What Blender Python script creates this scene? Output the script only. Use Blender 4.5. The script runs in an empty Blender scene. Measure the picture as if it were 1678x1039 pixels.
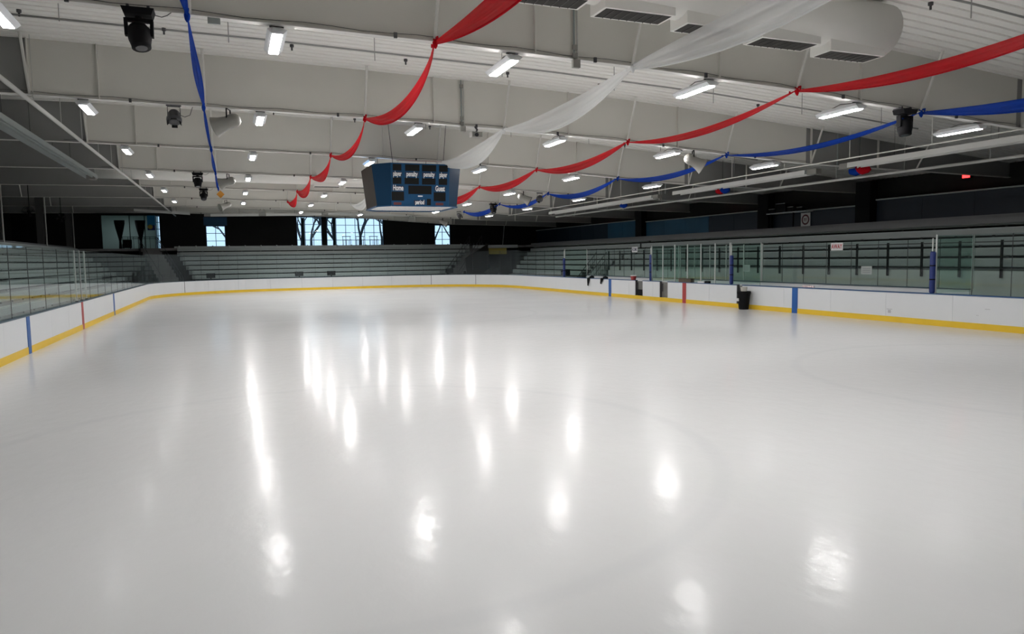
import bpy, math, random
from mathutils import Vector, Matrix
random.seed(7)
C = bpy.context.scene.collection
PI = math.pi
# ------------------------------------------------------------------ camera
F_PX, YAW, PITCH, ROLL = 1176.69, 0.3702, 0.0822, -0.0151
CAM = Vector((5.128, -29.946, 2.358))
def cam_axes():
    cy, sy, cp, sp = math.cos(YAW), math.sin(YAW), math.cos(PITCH), math.sin(PITCH)
    f = Vector((sy*cp, cy*cp, -sp)); r = Vector((cy, -sy, 0)); u = r.cross(f)
    cr, sr = math.cos(ROLL), math.sin(ROLL)
    return cr*r + sr*u, -sr*r + cr*u, f
cd = bpy.data.cameras.new('camera'); cam = bpy.data.objects.new('camera', cd); C.objects.link(cam)
cr_, cu_, cf_ = cam_axes()
M4 = Matrix((cr_, cu_, -cf_)).transposed().to_4x4(); M4.translation = CAM
cam.matrix_world = M4
cd.sensor_width = 36; cd.sensor_fit = 'HORIZONTAL'; cd.lens = F_PX/1678*36; cd.clip_end = 400; cd.clip_start = 0.05
sc = bpy.context.scene; sc.camera = cam
# ------------------------------------------------------------------ world (overcast daylight outside), exposure
LAMP = 242.0          # strength of the strip light diffusers
w = bpy.data.worlds.new('overcast_sky'); sc.world = w; w.use_nodes = True
nt = w.node_tree; bg = nt.nodes['Background']
bg.inputs[0].default_value = (0.66, 0.83, 1.0, 1); bg.inputs[1].default_value = 1.35
sc.view_settings.view_transform = 'Standard'; sc.view_settings.look = 'None'
sc.view_settings.exposure = 0.0; sc.view_settings.gamma = 1.0
sc.view_settings.use_curve_mapping = False
try:
    sc.cycles.use_denoising = True
    sc.cycles.max_bounces = 10; sc.cycles.diffuse_bounces = 5; sc.cycles.transparent_max_bounces = 24
    sc.cycles.sample_clamp_indirect = 6
except Exception: pass

# ------------------------------------------------------------------ materials
MATS = {}
def mat(name, col, rough=0.6, metal=0.0, spec=0.5, var=0.0, vscale=3.0, bump=0.0, bscale=20, emit=None, estr=0):
    if name in MATS: return MATS[name]
    m = bpy.data.materials.new(name); m.use_nodes = True; n = m.node_tree.nodes; l = m.node_tree.links
    b = n['Principled BSDF']; b.inputs['Base Color'].default_value = (*col, 1)
    b.inputs['Roughness'].default_value = rough; b.inputs['Metallic'].default_value = metal
    b.inputs['Specular IOR Level'].default_value = spec
    if var > 0 or bump > 0:
        tc = n.new('ShaderNodeTexCoord'); no = n.new('ShaderNodeTexNoise'); no.inputs['Scale'].default_value = vscale
        no.inputs['Detail'].default_value = 5; l.new(tc.outputs['Object'], no.inputs['Vector'])
        if var > 0:
            mx = n.new('ShaderNodeMix'); mx.data_type = 'RGBA'
            mx.inputs['A'].default_value = (*[c*(1-var) for c in col], 1)
            mx.inputs['B'].default_value = (*[min(1, c*(1+var)) for c in col], 1)
            l.new(no.outputs['Fac'], mx.inputs['Factor']); l.new(mx.outputs['Result'], b.inputs['Base Color'])
        if bump > 0:
            n2 = n.new('ShaderNodeTexNoise'); n2.inputs['Scale'].default_value = bscale
            l.new(tc.outputs['Object'], n2.inputs['Vector'])
            bp = n.new('ShaderNodeBump'); bp.inputs['Strength'].default_value = bump; bp.inputs['Distance'].default_value = .01
            l.new(n2.outputs['Fac'], bp.inputs['Height']); l.new(bp.outputs['Normal'], b.inputs['Normal'])
    if emit:
        b.inputs['Emission Color'].default_value = (*emit, 1); b.inputs['Emission Strength'].default_value = estr
    MATS[name] = m; return m
WEB = mat('beam_paint', (.66, .645, .60), .55, var=.05, vscale=.4)
FLG = mat('flange_paint', (.66, .65, .62), .55)
WEBD = mat('end_web_dark', (.24, .24, .235), .6, var=.08, vscale=.4)  # beam ends, a darker grey than the main web
DECK = mat('deck_paint', (.84, .83, .79), .5, var=.03, vscale=.5)
PIPEW = mat('white_pipe_paint', (.50, .50, .48), .5)
STEELD = mat('dark_steel', (.05, .05, .055), .5)
BLACK = mat('matt_black', (.006, .006, .007), .75, spec=.2)
BLACKW = mat('black_wall', (.012, .011, .010), .9, var=.2)
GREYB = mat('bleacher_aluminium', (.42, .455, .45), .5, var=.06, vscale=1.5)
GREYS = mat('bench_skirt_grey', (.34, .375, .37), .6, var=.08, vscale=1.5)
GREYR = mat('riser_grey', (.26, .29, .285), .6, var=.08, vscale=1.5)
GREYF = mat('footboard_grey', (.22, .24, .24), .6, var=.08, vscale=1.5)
BOARD = mat('board_white', (.75, .77, .79), .35, var=.02, vscale=1.2)
KICK = mat('kick_yellow', (.80, .53, .03), .45, var=.06, vscale=2)
CAP = mat('cap_slate', (.045, .085, .12), .4)
CAPB = mat('cap_blue', (.03, .09, .22), .4)
BLUES = mat('stripe_blue', (.012, .10, .36), .4)
REDS = mat('stripe_red', (.42, .05, .05), .4)
PADB = mat('pad_blue', (.012, .03, .17), .5)
POSTW = mat('post_aluminium', (.62, .65, .63), .35, metal=.3)
CONC = mat('concrete', (.25, .25, .25), .8, var=.1)
LED = mat('lamp_diffuser', (.9, .9, .9), .5, emit=(1, .98, .965), estr=LAMP)
LEDO = mat('lamp_diffuser_outer_dimmed', (.9, .9, .9), .5, emit=(1, .98, .975), estr=LAMP*.10)  # outermost lamp columns dimmed so the view falls off darker at its sides
LEDM = mat('lamp_diffuser_mid_dimmed', (.9, .9, .9), .5, emit=(1, .98, .97), estr=LAMP*.68)  # in-between columns dimmed partway for the same edge darkening
HOUSE = mat('lamp_housing', (.75, .77, .8), .4)
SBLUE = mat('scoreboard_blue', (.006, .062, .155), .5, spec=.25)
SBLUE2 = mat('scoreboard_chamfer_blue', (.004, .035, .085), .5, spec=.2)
SBLK = mat('scoreboard_black', (.010, .010, .010), .6, spec=.15)
SIGNW = mat('sign_white', (.75, .75, .75), .5)
SIGNR = mat('sign_red', (.45, .02, .03), .5)
TXT = mat('text_white', (.95, .95, .95), .5)
BWALL = mat('wall_blue_panel', (.002, .010, .024), .5, var=.15)
BWALL_LIT = mat('wall_blue_panel_daylit', (.004, .07, .14), .5, var=.3, vscale=.5)  # daylight on the wall put into a brighter copy of its blue
GOLD = mat('yellow_board', (.45, .36, .06), .6)
LOBW = mat('lobby_wall', (.42, .55, .52), .7)
WINB = mat('window_frame_blue', (.02, .09, .20), .4)
BARK = mat('bark', (.05, .06, .07), .9)
SNOW = mat('snowy_ground', (.7, .75, .8), .8)
HORN = mat('horn_grey', (.26, .255, .235), .6, spec=.3)
CHROME = mat('brushed_metal', (.6, .6, .62), .25, metal=.9)
LENS = mat('lens_dark', (.03, .03, .035), .08)
REDL = mat('red_exit_light', (.5, .02, .02), .4, emit=(1, .03, .03), estr=5)
GRILLE = mat('grille_grey', (.035, .033, .03), .7, spec=.2)
STAIRG = mat('stair_grey', (.11, .11, .11), .7, var=.1)

def fabric(name, col, trans=.35, alpha=0.0):
    m = bpy.data.materials.new(name); m.use_nodes = True; n = m.node_tree.nodes; l = m.node_tree.links
    n.clear(); out = n.new('ShaderNodeOutputMaterial')
    d = n.new('ShaderNodeBsdfDiffuse'); d.inputs[0].default_value = (*col, 1)
    t = n.new('ShaderNodeBsdfTranslucent'); t.inputs[0].default_value = (*col, 1)
    mx = n.new('ShaderNodeMixShader'); mx.inputs[0].default_value = trans
    l.new(d.outputs[0], mx.inputs[1]); l.new(t.outputs[0], mx.inputs[2])
    if alpha > 0:
        tr = n.new('ShaderNodeBsdfTransparent'); m2 = n.new('ShaderNodeMixShader'); m2.inputs[0].default_value = alpha
        l.new(mx.outputs[0], m2.inputs[1]); l.new(tr.outputs[0], m2.inputs[2]); l.new(m2.outputs[0], out.inputs[0])
    else: l.new(mx.outputs[0], out.inputs[0])
    return m
REDF = fabric('red_fabric', (.60, .012, .022), .4, .07)
BLUF = fabric('blue_fabric', (.012, .06, .42), .4, .06)
WHTF = fabric('white_sheer_fabric', (.85, .86, .86), .45, .22)

def glass(name, tint, fog=0.0, ior=1.45):
    m = bpy.data.materials.new(name); m.use_nodes = True; n = m.node_tree.nodes; l = m.node_tree.links
    n.clear(); out = n.new('ShaderNodeOutputMaterial')
    t = n.new('ShaderNodeBsdfTransparent'); t.inputs[0].default_value = (*tint, 1)
    g = n.new('ShaderNodeBsdfGlossy'); g.inputs['Roughness'].default_value = 0.02; g.inputs[0].default_value = (.9, .95, .95, 1)
    fr = n.new('ShaderNodeFresnel'); fr.inputs[0].default_value = ior
    gm = n.new('ShaderNodeNewGeometry'); iv = n.new('ShaderNodeMath'); iv.operation = 'SUBTRACT'; iv.inputs[0].default_value = 1; l.new(gm.outputs['Backfacing'], iv.inputs[1])
    ml = n.new('ShaderNodeMath'); ml.operation = 'MULTIPLY'; l.new(fr.outputs[0], ml.inputs[0]); l.new(iv.outputs[0], ml.inputs[1])
    mx = n.new('ShaderNodeMixShader'); l.new(ml.outputs[0], mx.inputs[0]); l.new(t.outputs[0], mx.inputs[1]); l.new(g.outputs[0], mx.inputs[2])
    last = mx
    if fog > 0:
        d = n.new('ShaderNodeBsdfDiffuse'); d.inputs[0].default_value = (.62, .70, .75, 1)
        tl = n.new('ShaderNodeBsdfTranslucent'); tl.inputs[0].default_value = (.62, .70, .75, 1)
        a = n.new('ShaderNodeAddShader'); l.new(d.outputs[0], a.inputs[0]); l.new(tl.outputs[0], a.inputs[1])
        tc = n.new('ShaderNodeTexCoord'); no = n.new('ShaderNodeTexNoise'); no.inputs['Scale'].default_value = .22
        no.inputs['Detail'].default_value = 3
        l.new(tc.outputs['Object'], no.inputs['Vector'])
        mr = n.new('ShaderNodeMapRange'); mr.inputs['From Min'].default_value = .38; mr.inputs['From Max'].default_value = .7
        mr.inputs['To Min'].default_value = fog*.25; mr.inputs['To Max'].default_value = fog
        l.new(no.outputs['Fac'], mr.inputs['Value'])
        m2 = n.new('ShaderNodeMixShader'); l.new(mr.outputs[0], m2.inputs[0]); l.new(mx.outputs[0], m2.inputs[1]); l.new(a.outputs[0], m2.inputs[2]); last = m2
    l.new(last.outputs[0], out.inputs[0]); return m
GLASS = glass('rink_glass', (.87, .92, .905), .006, 1.5)
GLASSF = glass('fogged_rink_glass', (.93, .965, .96), .035, 1.2)
GLASSG = glass('green_rink_glass', (.85, .94, .905), .01, 1.35)
GLASSW = glass('window_glass', (.85, .93, .97))

# ice: white painted ice with a cold gloss; faint old lines stay in the paint under the ice
def ice_mat():
    m = bpy.data.materials.new('ice'); m.use_nodes = True; n = m.node_tree.nodes; l = m.node_tree.links
    b = n['Principled BSDF']; b.inputs['IOR'].default_value = 1.31; b.inputs['Specular IOR Level'].default_value = .08; b.inputs['Coat Weight'].default_value = .56; b.inputs['Coat IOR'].default_value = 1.13
    tc = n.new('ShaderNodeTexCoord'); sp = n.new('ShaderNodeSeparateXYZ'); l.new(tc.outputs['Object'], sp.inputs[0])
    def math_(op, a, b_=None, c=None):
        x = n.new('ShaderNodeMath'); x.operation = op
        for i, v in enumerate((a, b_, c)):
            if v is None: continue
            if isinstance(v, (int, float)): x.inputs[i].default_value = v
            else: l.new(v, x.inputs[i])
        return x.outputs[0]
    X, Y = sp.outputs[0], sp.outputs[1]
    def dist(cx, cy):
        dx = math_('SUBTRACT', X, cx); dy = math_('SUBTRACT', Y, cy)
        return math_('SQRT', math_('ADD', math_('MULTIPLY', dx, dx), math_('MULTIPLY', dy, dy)))
    def band(v, c, hw, soft):   # 1 inside |v-c|<hw, softened
        a = math_('ABSOLUTE', math_('SUBTRACT', v, c))
        mr = n.new('ShaderNodeMapRange'); mr.inputs['From Min'].default_value = hw; mr.inputs['From Max'].default_value = hw+soft
        mr.inputs['To Min'].default_value = 1; mr.inputs['To Max'].default_value = 0; l.new(a, mr.inputs['Value']); return mr.outputs[0]
    faint = None
    for cx in (6.25, 19.65):
        for cy in (-21.03, 21.03):
            v = band(dist(cx, cy), 4.57, .05, .10); faint = v if faint is None else math_('MAXIMUM', faint, v)
    faint = math_('MAXIMUM', faint, band(dist(12.95, 0), 4.57, .05, .1))
    for y in (-7.49, 0, 7.49): faint = math_('MAXIMUM', faint, math_('MULTIPLY', band(Y, y, .14, .05), .6))
    faint = math_('MAXIMUM', faint, band(Y, -27.13, .04, .04))
    mx = n.new('ShaderNodeMix'); mx.data_type = 'RGBA'
    no = n.new('ShaderNodeTexNoise'); no.inputs['Scale'].default_value = .12; no.inputs['Detail'].default_value = 4
    l.new(tc.outputs['Object'], no.inputs['Vector'])
    m0 = n.new('ShaderNodeMix'); m0.data_type = 'RGBA'; l.new(no.outputs['Fac'], m0.inputs['Factor'])
    m0.inputs['A'].default_value = (.70, .71, .715, 1); m0.inputs['B'].default_value = (.80, .80, .80, 1)
    l.new(m0.outputs['Result'], mx.inputs['A']); mx.inputs['B'].default_value = (.55, .57, .60, 1)
    l.new(math_('MULTIPLY', faint, .14), mx.inputs['Factor'])
    cre = n.new('ShaderNodeMapRange'); cre.inputs['From Min'].default_value = 1.7; cre.inputs['From Max'].default_value = 1.9
    cre.inputs['To Min'].default_value = .75; cre.inputs['To Max'].default_value = 0; l.new(dist(12.95, -27.13), cre.inputs['Value'])
    m3 = n.new('ShaderNodeMix'); m3.data_type = 'RGBA'; l.new(cre.outputs[0], m3.inputs['Factor'])
    l.new(mx.outputs['Result'], m3.inputs['A']); m3.inputs['B'].default_value = (.36, .52, .68, 1)
    l.new(m3.outputs['Result'], b.inputs['Base Color'])
    mp = n.new('ShaderNodeMapping'); mp.inputs['Scale'].default_value = (1, .6, 1); l.new(tc.outputs['Object'], mp.inputs[0])
    n2 = n.new('ShaderNodeTexNoise'); n2.inputs['Scale'].default_value = 5; n2.inputs['Detail'].default_value = 4
    l.new(mp.outputs[0], n2.inputs['Vector'])
    bp = n.new('ShaderNodeBump'); bp.inputs['Strength'].default_value = .5; bp.inputs['Distance'].default_value = .008
    l.new(n2.outputs['Fac'], bp.inputs['Height']); l.new(bp.outputs['Normal'], b.inputs['Normal'])
    n3 = n.new('ShaderNodeTexNoise'); n3.inputs['Scale'].default_value = .5; l.new(tc.outputs['Object'], n3.inputs['Vector'])
    mr = n.new('ShaderNodeMapRange'); mr.inputs['To Min'].default_value = .10; mr.inputs['To Max'].default_value = .17
    l.new(n3.outputs['Fac'], mr.inputs['Value']); l.new(mr.outputs[0], b.inputs['Coat Roughness']); b.inputs['Roughness'].default_value = .27; l.new(bp.outputs['Normal'], b.inputs['Coat Normal'])
    return m
ICE = ice_mat()

# ------------------------------------------------------------------ helpers
ORG = {}
def tag(o, label=None, cat=None, group=None, kind=None):
    if label: o['label'] = label
    if cat: o['category'] = cat
    if group: o['group'] = group
    if kind: o['kind'] = kind
    return o
def thing(name, label, cat, loc=(0, 0, 0), group=None, kind=None):
    o = bpy.data.objects.new(name, None); C.objects.link(o); o.location = loc; o.empty_display_size = .2
    ORG[o] = Vector(loc); return tag(o, label, cat, group, kind)
class MB:
    def __init__(s): s.v = []; s.f = []
    def add(s, vs, fs):
        k = len(s.v); s.v += [tuple(v) for v in vs]; s.f += [tuple(i+k for i in f) for f in fs]; return s
    def box(s, x0, x1, y0, y1, z0, z1):
        return s.add([(x0,y0,z0),(x1,y0,z0),(x1,y1,z0),(x0,y1,z0),(x0,y0,z1),(x1,y0,z1),(x1,y1,z1),(x0,y1,z1)],
                     [(0,3,2,1),(4,5,6,7),(0,1,5,4),(1,2,6,5),(2,3,7,6),(3,0,4,7)])
    def bar(s, a, b, w_, h_=None, up=(0,0,1)):
        a = Vector(a); b = Vector(b); h_ = h_ or w_; d = (b-a).normalized(); u = Vector(up)
        if abs(d.dot(u)) > .98: u = Vector((1,0,0))
        r = d.cross(u).normalized(); u = r.cross(d)
        vs = []
        for p in (a, b):
            for i, j in ((-1,-1),(1,-1),(1,1),(-1,1)): vs.append(p + r*i*w_/2 + u*j*h_/2)
        return s.add(vs, [(3,2,1,0),(4,5,6,7),(0,1,5,4),(1,2,6,5),(2,3,7,6),(3,0,4,7)])
    def tube(s, pts, rad, n=8, cap=True):
        pts = [Vector(p) for p in pts]; rads = rad if isinstance(rad, (list, tuple)) else [rad]*len(pts)
        vs = []; fs = []; pr = None
        for i, p in enumerate(pts):
            d = (pts[min(i+1, len(pts)-1)] - pts[max(i-1, 0)]).normalized()
            if pr is None:
                u = Vector((0,0,1)) if abs(d.z) < .95 else Vector((1,0,0)); r = d.cross(u).normalized()
            else: r = (pr - d*pr.dot(d)).normalized()
            pr = r; u = r.cross(d)
            for k in range(n):
                a = 2*PI*k/n; vs.append(p + (r*math.cos(a) + u*math.sin(a))*rads[i])
        for i in range(len(pts)-1):
            for k in range(n):
                k2 = (k+1) % n; fs.append((i*n+k, i*n+k2, (i+1)*n+k2, (i+1)*n+k))
        if cap: fs.append(tuple(range(n-1, -1, -1))); fs.append(tuple((len(pts)-1)*n+k for k in range(n)))
        return s.add(vs, fs)
    def lathe(s, prof, a, b, n=20):   # profile [(t,r)] along axis a->b
        a = Vector(a); b = Vector(b); return s.tube([a+(b-a)*t for t, r in prof], [max(r, .001) for t, r in prof], n)
    def quad(s, a, b, c, d): return s.add([a,b,c,d], [(0,1,2,3)])
    def build(s, name, m, parent=None, smooth=False, label=None):
        root = parent
        while root is not None and root.parent: root = root.parent
        o0 = ORG.get(root, Vector((0,0,0)))
        me = bpy.data.meshes.new(name); me.from_pydata([tuple(Vector(v)-o0) for v in s.v], [], s.f); me.update()
        me.materials.append(m)
        if smooth:
            for p in me.polygons: p.use_smooth = True
        o = bpy.data.objects.new(name, me); C.objects.link(o)
        if parent is not None: o.parent = parent
        if label: o['label'] = label
        return o
def bx(*a): return MB().box(*a)
def copy_tree(o, parent=None):
    c = o.copy(); C.objects.link(c)
    if parent is not None: c.parent = parent
    for ch in list(o.children):
        copy_tree(ch, c)
    return c
def struct(name, mb, m): return tag(mb.build(name, m), kind='structure')
def interp(tab, x):
    if x <= tab[0][0]: return tab[0][1]
    for (a, u), (b, v) in zip(tab, tab[1:]):
        if x <= b: return u + (v-u)*(x-a)/(b-a)
    return tab[-1][1]
FLANGE = [(-10, 6.45), (0, 6.55), (4, 6.49), (9, 6.43), (13, 6.32), (17.4, 6.14), (21.3, 5.87), (25, 5.66), (36, 5.45)]
DECKZ = [(-10, 7.7), (0.7, 7.88), (6, 7.82), (13, 7.66), (18, 7.45), (22, 7.18), (26, 6.87), (31, 6.45), (36, 6.05)]
fz = lambda x: interp(FLANGE, x)
dz = lambda x: interp(DECKZ, x)
XS = [-12, -10, -7, -4, -1, .7, 4, 6.5, 9, 11, 13, 15, 17.4, 19.5, 21.3, 23.5, 25, 27.5, 31, 36]
BEAMY = [-24.12, -16.5, -8.88, -1.26, 6.36, 13.98, 21.6, 29.22, 36.84]
ORD = ['behind the camera side', 'nearest', 'second', 'third', 'fourth', 'fifth', 'sixth', 'seventh', 'eighth']
W, L2, R = 25.9, 30.5, 8.53
XL, XR, YF, YN = -12.0, 36.0, 42.0, -40.0
# ------------------------------------------------------------------ setting: floor, ice, ceiling, walls
struct('floor', bx(XL-.3, XR+.3, YN-.3, YF+6, -.3, -.03), CONC)
def rink_path(off=0.0, seg=14):
    p = []; r = R+off
    for cx, cy, a0 in ((W-R, L2-R, 0), (R, L2-R, 90), (R, -L2+R, 180), (W-R, -L2+R, 270)):
        for i in range(seg+1):
            a = math.radians(a0 + 90*i/seg); p.append((cx+r*math.cos(a), cy+r*math.sin(a)))
    return p
rp = rink_path(.04); n_ = len(rp)
mb = MB(); mb.add([(x, y, 0) for x, y in rp] + [(x, y, -.028) for x, y in rp],
                  [tuple(range(n_))] + [(i, (i+n_-0) % n_ + n_ if False else i+n_, (i+1) % n_ + n_, (i+1) % n_) for i in range(n_)])
ice = mb.build('ice_sheet', ICE); tag(ice, kind='structure')
# ceiling deck, ribbed along X
prof = []; y = YN
while y < YF:
    prof += [(y, 0), (y+.22, 0), (y+.235, .035), (y+.285, .035), (y+.30, 0)]; y += .3
prof.append((YF, 0)); 
vs = []; fs = []; nX = len(XS)
for (y, h) in prof:
    for x in XS: vs.append((x, y, dz(x)+h))
for i in range(len(prof)-1):
    for k in range(nX-1): a = i*nX+k; fs.append((a, a+nX, a+nX+1, a+1))
struct('ceiling', MB().add(vs, fs), DECK)
top = MB()
for a, b in zip(XS, XS[1:]):
    top.add([(a, YN-.3, dz(a)+.06), (b, YN-.3, dz(b)+.06), (b, YF+6, dz(b)+.06), (a, YF+6, dz(a)+.06),
             (a, YN-.3, dz(a)+.3), (b, YN-.3, dz(b)+.3), (b, YF+6, dz(b)+.3), (a, YF+6, dz(a)+.3)],
            [(0,1,2,3),(4,7,6,5),(0,4,5,1),(3,2,6,7),(0,3,7,4),(1,5,6,2)])
struct('ceiling', top, CONC)
def wall_x(name, x0, x1, holes, ylo, yhi, zlo, zhi, m):
    """wall in the YZ plane with rectangular holes [(y0,y1,z0,z1)]"""
    mb = MB(); ys = sorted({ylo, yhi, *[h[0] for h in holes], *[h[1] for h in holes]})
    for a, b in zip(ys, ys[1:]):
        hs = [h for h in holes if h[0] <= a and h[1] >= b]
        z = zlo
        for h in sorted(hs, key=lambda q: q[2]):
            mb.box(x0, x1, a, b, z, h[2]); z = h[3]
        mb.box(x0, x1, a, b, z, zhi)
    return struct(name, mb, m)
def wall_y(name, y0, y1, holes, xlo, xhi, zlo, zhi, m):
    mb = MB(); xs = sorted({xlo, xhi, *[h[0] for h in holes], *[h[1] for h in holes]})
    for a, b in zip(xs, xs[1:]):
        hs = [h for h in holes if h[0] <= a and h[1] >= b]
        z = zlo
        for h in sorted(hs, key=lambda q: q[2]):
            mb.box(a, b, y0, y1, z, h[2]); z = h[3]
        mb.box(a, b, y0, y1, z, zhi)
    return struct(name, mb, m)
ZC = 3.62     # concourse floor level
W1 = (-5.34, -1.05, ZC, 6.6); W1b = (-1.05, -.70, ZC, 6.6); W2 = (3.05, 4.72, ZC, 5.72)
W3a = (11.06, 13.43, ZC, 6.6); W3b = (13.86, 19.4, ZC, 6.52); W4 = (24.65, 26.35, ZC, 5.85); W6 = (-7.86, -7.68, 3.75, 5.55); W7 = (-10.12, -9.95, 4.9, 6.55)
wall_y('wall_back', YF, YF+.25, [W1, W1b, W2, W3a, W3b, W4, W6, W7], XL, XR, 0, 8.2, BLACKW)
wall_x('wall_left', XL-.25, XL, [], YN, YF, 0, 8.2, BLACKW)
wall_x('wall_right', XR, XR+.25, [], YN, YF, 0, 8.2, BLACKW)
wall_y('wall_front', YN-.25, YN, [], XL, XR, 0, 8.2, BLACKW)
# concourse decks behind the bleachers
struct('floor', bx(XL, -6.75, YN, YF, ZC-.2, ZC), CONC)
struct('floor', bx(33.0, XR, YN, YF, ZC-.2, ZC), CONC)
struct('floor', bx(-6.75, 33.0, 38.3, YF, ZC-.2, ZC), CONC)

# ------------------------------------------------------------------ roof beams
SPL = [-6.5, .7, 4.66, 8.86, 13.1, 17.45, 21.4, 25.2, 30.5]      # brace lines
beams = {}
for k, by in enumerate(BEAMY):
    t = thing('roof_beam', 'white painted steel roof beam crossing the rink, %s from the camera' % ORD[k] if k else
              'white painted steel roof beam just above the camera', 'roof beam', (12.95, by, 6.3), 'roof beams crossing the rink')
    beams[k] = t
    for part, y0, y1, in (('web', by-.012, by+.012),):
        mb = MB(); me_ = MB(); main = mb
        for a, b in zip(XS, XS[1:]):
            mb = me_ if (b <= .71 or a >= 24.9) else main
            mb.add([(a,y0,fz(a)),(b,y0,fz(b)),(b,y0,dz(b)),(a,y0,dz(a)),(a,y1,fz(a)),(b,y1,fz(b)),(b,y1,dz(b)),(a,y1,dz(a))],
                   [(0,1,2,3),(7,6,5,4),(0,4,5,1),(3,2,6,7)])
        main.build('web', WEB, t); me_.build('end_web', WEBD, t, label='darker grey end web')
    mb = MB()
    for a, b in zip(XS, XS[1:]): mb.bar((a, by, fz(a)-.012), (b, by, fz(b)-.012), .17, .022)
    mb.build('bottom_flange', FLG, t)
    for x in SPL:
        MB().tube([(x, by-.06, fz(x)+.01), (x, by-.62, dz(x)-.02)], .034, 6).build('brace', FLG, t)
    for x in (.7, 2.2, 10.9, 15.3, 19.4, 25.2, 28.5):
        bx(x-.012, x+.012, by-.10, by-.012, fz(x), dz(x)).build('stiffener', WEB, t)
    cab = MB(); pts = [(x, by-.05, fz(x)+.055+.02*math.sin(x*3.1)) for x in [i*.5 for i in range(0, 51)]]
    cab.tube(pts, .006, 5); cab.build('cable', STEELD, t)
    jr = MB()
    for x in (2.9, 8.1, 12.2, 14.9, 18.8, 22.6): jr.box(x-.03, x+.03, by-.14, by-.10, fz(x)-.05, fz(x)+.05)
    jr.build('clip', STEELD, t)
# columns on the left concourse
for nm, by in (('nearest', 18.4), ('middle', 28.6), ('farthest', 38.0)):
    x = -7.1; z0 = ZC
    t = thing('steel_column', 'tall dark steel column on the left concourse, %s of three' % nm, 'column', (x, by, z0))
    zt = dz(x)-.02
    mb = MB(); mb.box(x-.20, x+.20, by-.22, by-.20, z0, zt); mb.box(x-.20, x+.20, by+.20, by+.22, z0, zt); mb.box(x-.012, x+.012, by-.2, by+.2, z0, zt)
    mb.build('column_shaft', mat('column_grey', (.07, .07, .07), .6), t)
    bx(x-.25, x+.25, by-.25, by+.25, z0, z0+.025).build('base_plate', STEELD, t)
    MB().tube([(x+.34, by-.1, z0), (x+.34, by-.1, zt)], .045, 8).build('drain_pipe', PIPEW, t)

# ------------------------------------------------------------------ strip lights
LX = [(1.82, 'far left'), (6.04, 'second from left'), (10.45, 'third from left'), (15.1, 'fourth from left'), (19.4, 'fifth from left'), (23.6, 'far right')]
def make_light(dia):
    t = thing('strip_light', '', 'ceiling light', (0, 0, 0), 'strip lights hung below the roof beams')
    h = MB()
    Lh, wd = .66, .17
    lv = [(-.09, 0, Lh), (-wd, .07, Lh), (-.07, .155, Lh-.14), (.07, .155, Lh-.14), (wd, .07, Lh), (.09, 0, Lh)]
    h.add([(x, -y, z) for x, z, y in lv] + [(x, y, z) for x, z, y in lv], [(i, (i+1) % 6, 6+(i+1) % 6, 6+i) for i in range(6)] + [(5,4,3,2,1,0), (6,7,8,9,10,11)])
    h.build('housing', HOUSE, t)
    bx(-.08, .08, -Lh+.06, Lh-.06, -.014, -.002).build('diffuser', (LED, LEDM, LEDO)[dia], t)
    hg = MB()
    hg.bar((-.12, -.50, .162), (.12, -.50, .162), .05, .02); hg.tube([(0, .45, .13), (0, 0, .22), (0, -.45, .165)], .010, 5)
    hg.build('hanger', STEELD, t)
    return t
protos = [make_light(0), make_light(1), make_light(2)]; used = [False]*3
for k in range(0, 8):
    for (x, nm) in LX:
        if k == 7 and not 9 < x < 16: continue
        if k == 0 and (x > 17 or x < 4): continue
        q = 2 if (x < 4 or x > 20) else (1 if (x < 8 or x > 14) else 0)
        o = copy_tree(protos[q]) if used[q] else protos[q]; used[q] = True
        yy = BEAMY[k] + .55
        o.location = (x, yy, fz(x)-.19); 
        o['label'] = ('glowing white strip light, %s in the row beside the %s roof beam' % (nm, ORD[k])) if k else \
            ('glowing white strip light above the camera, %s in its row' % nm)

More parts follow.
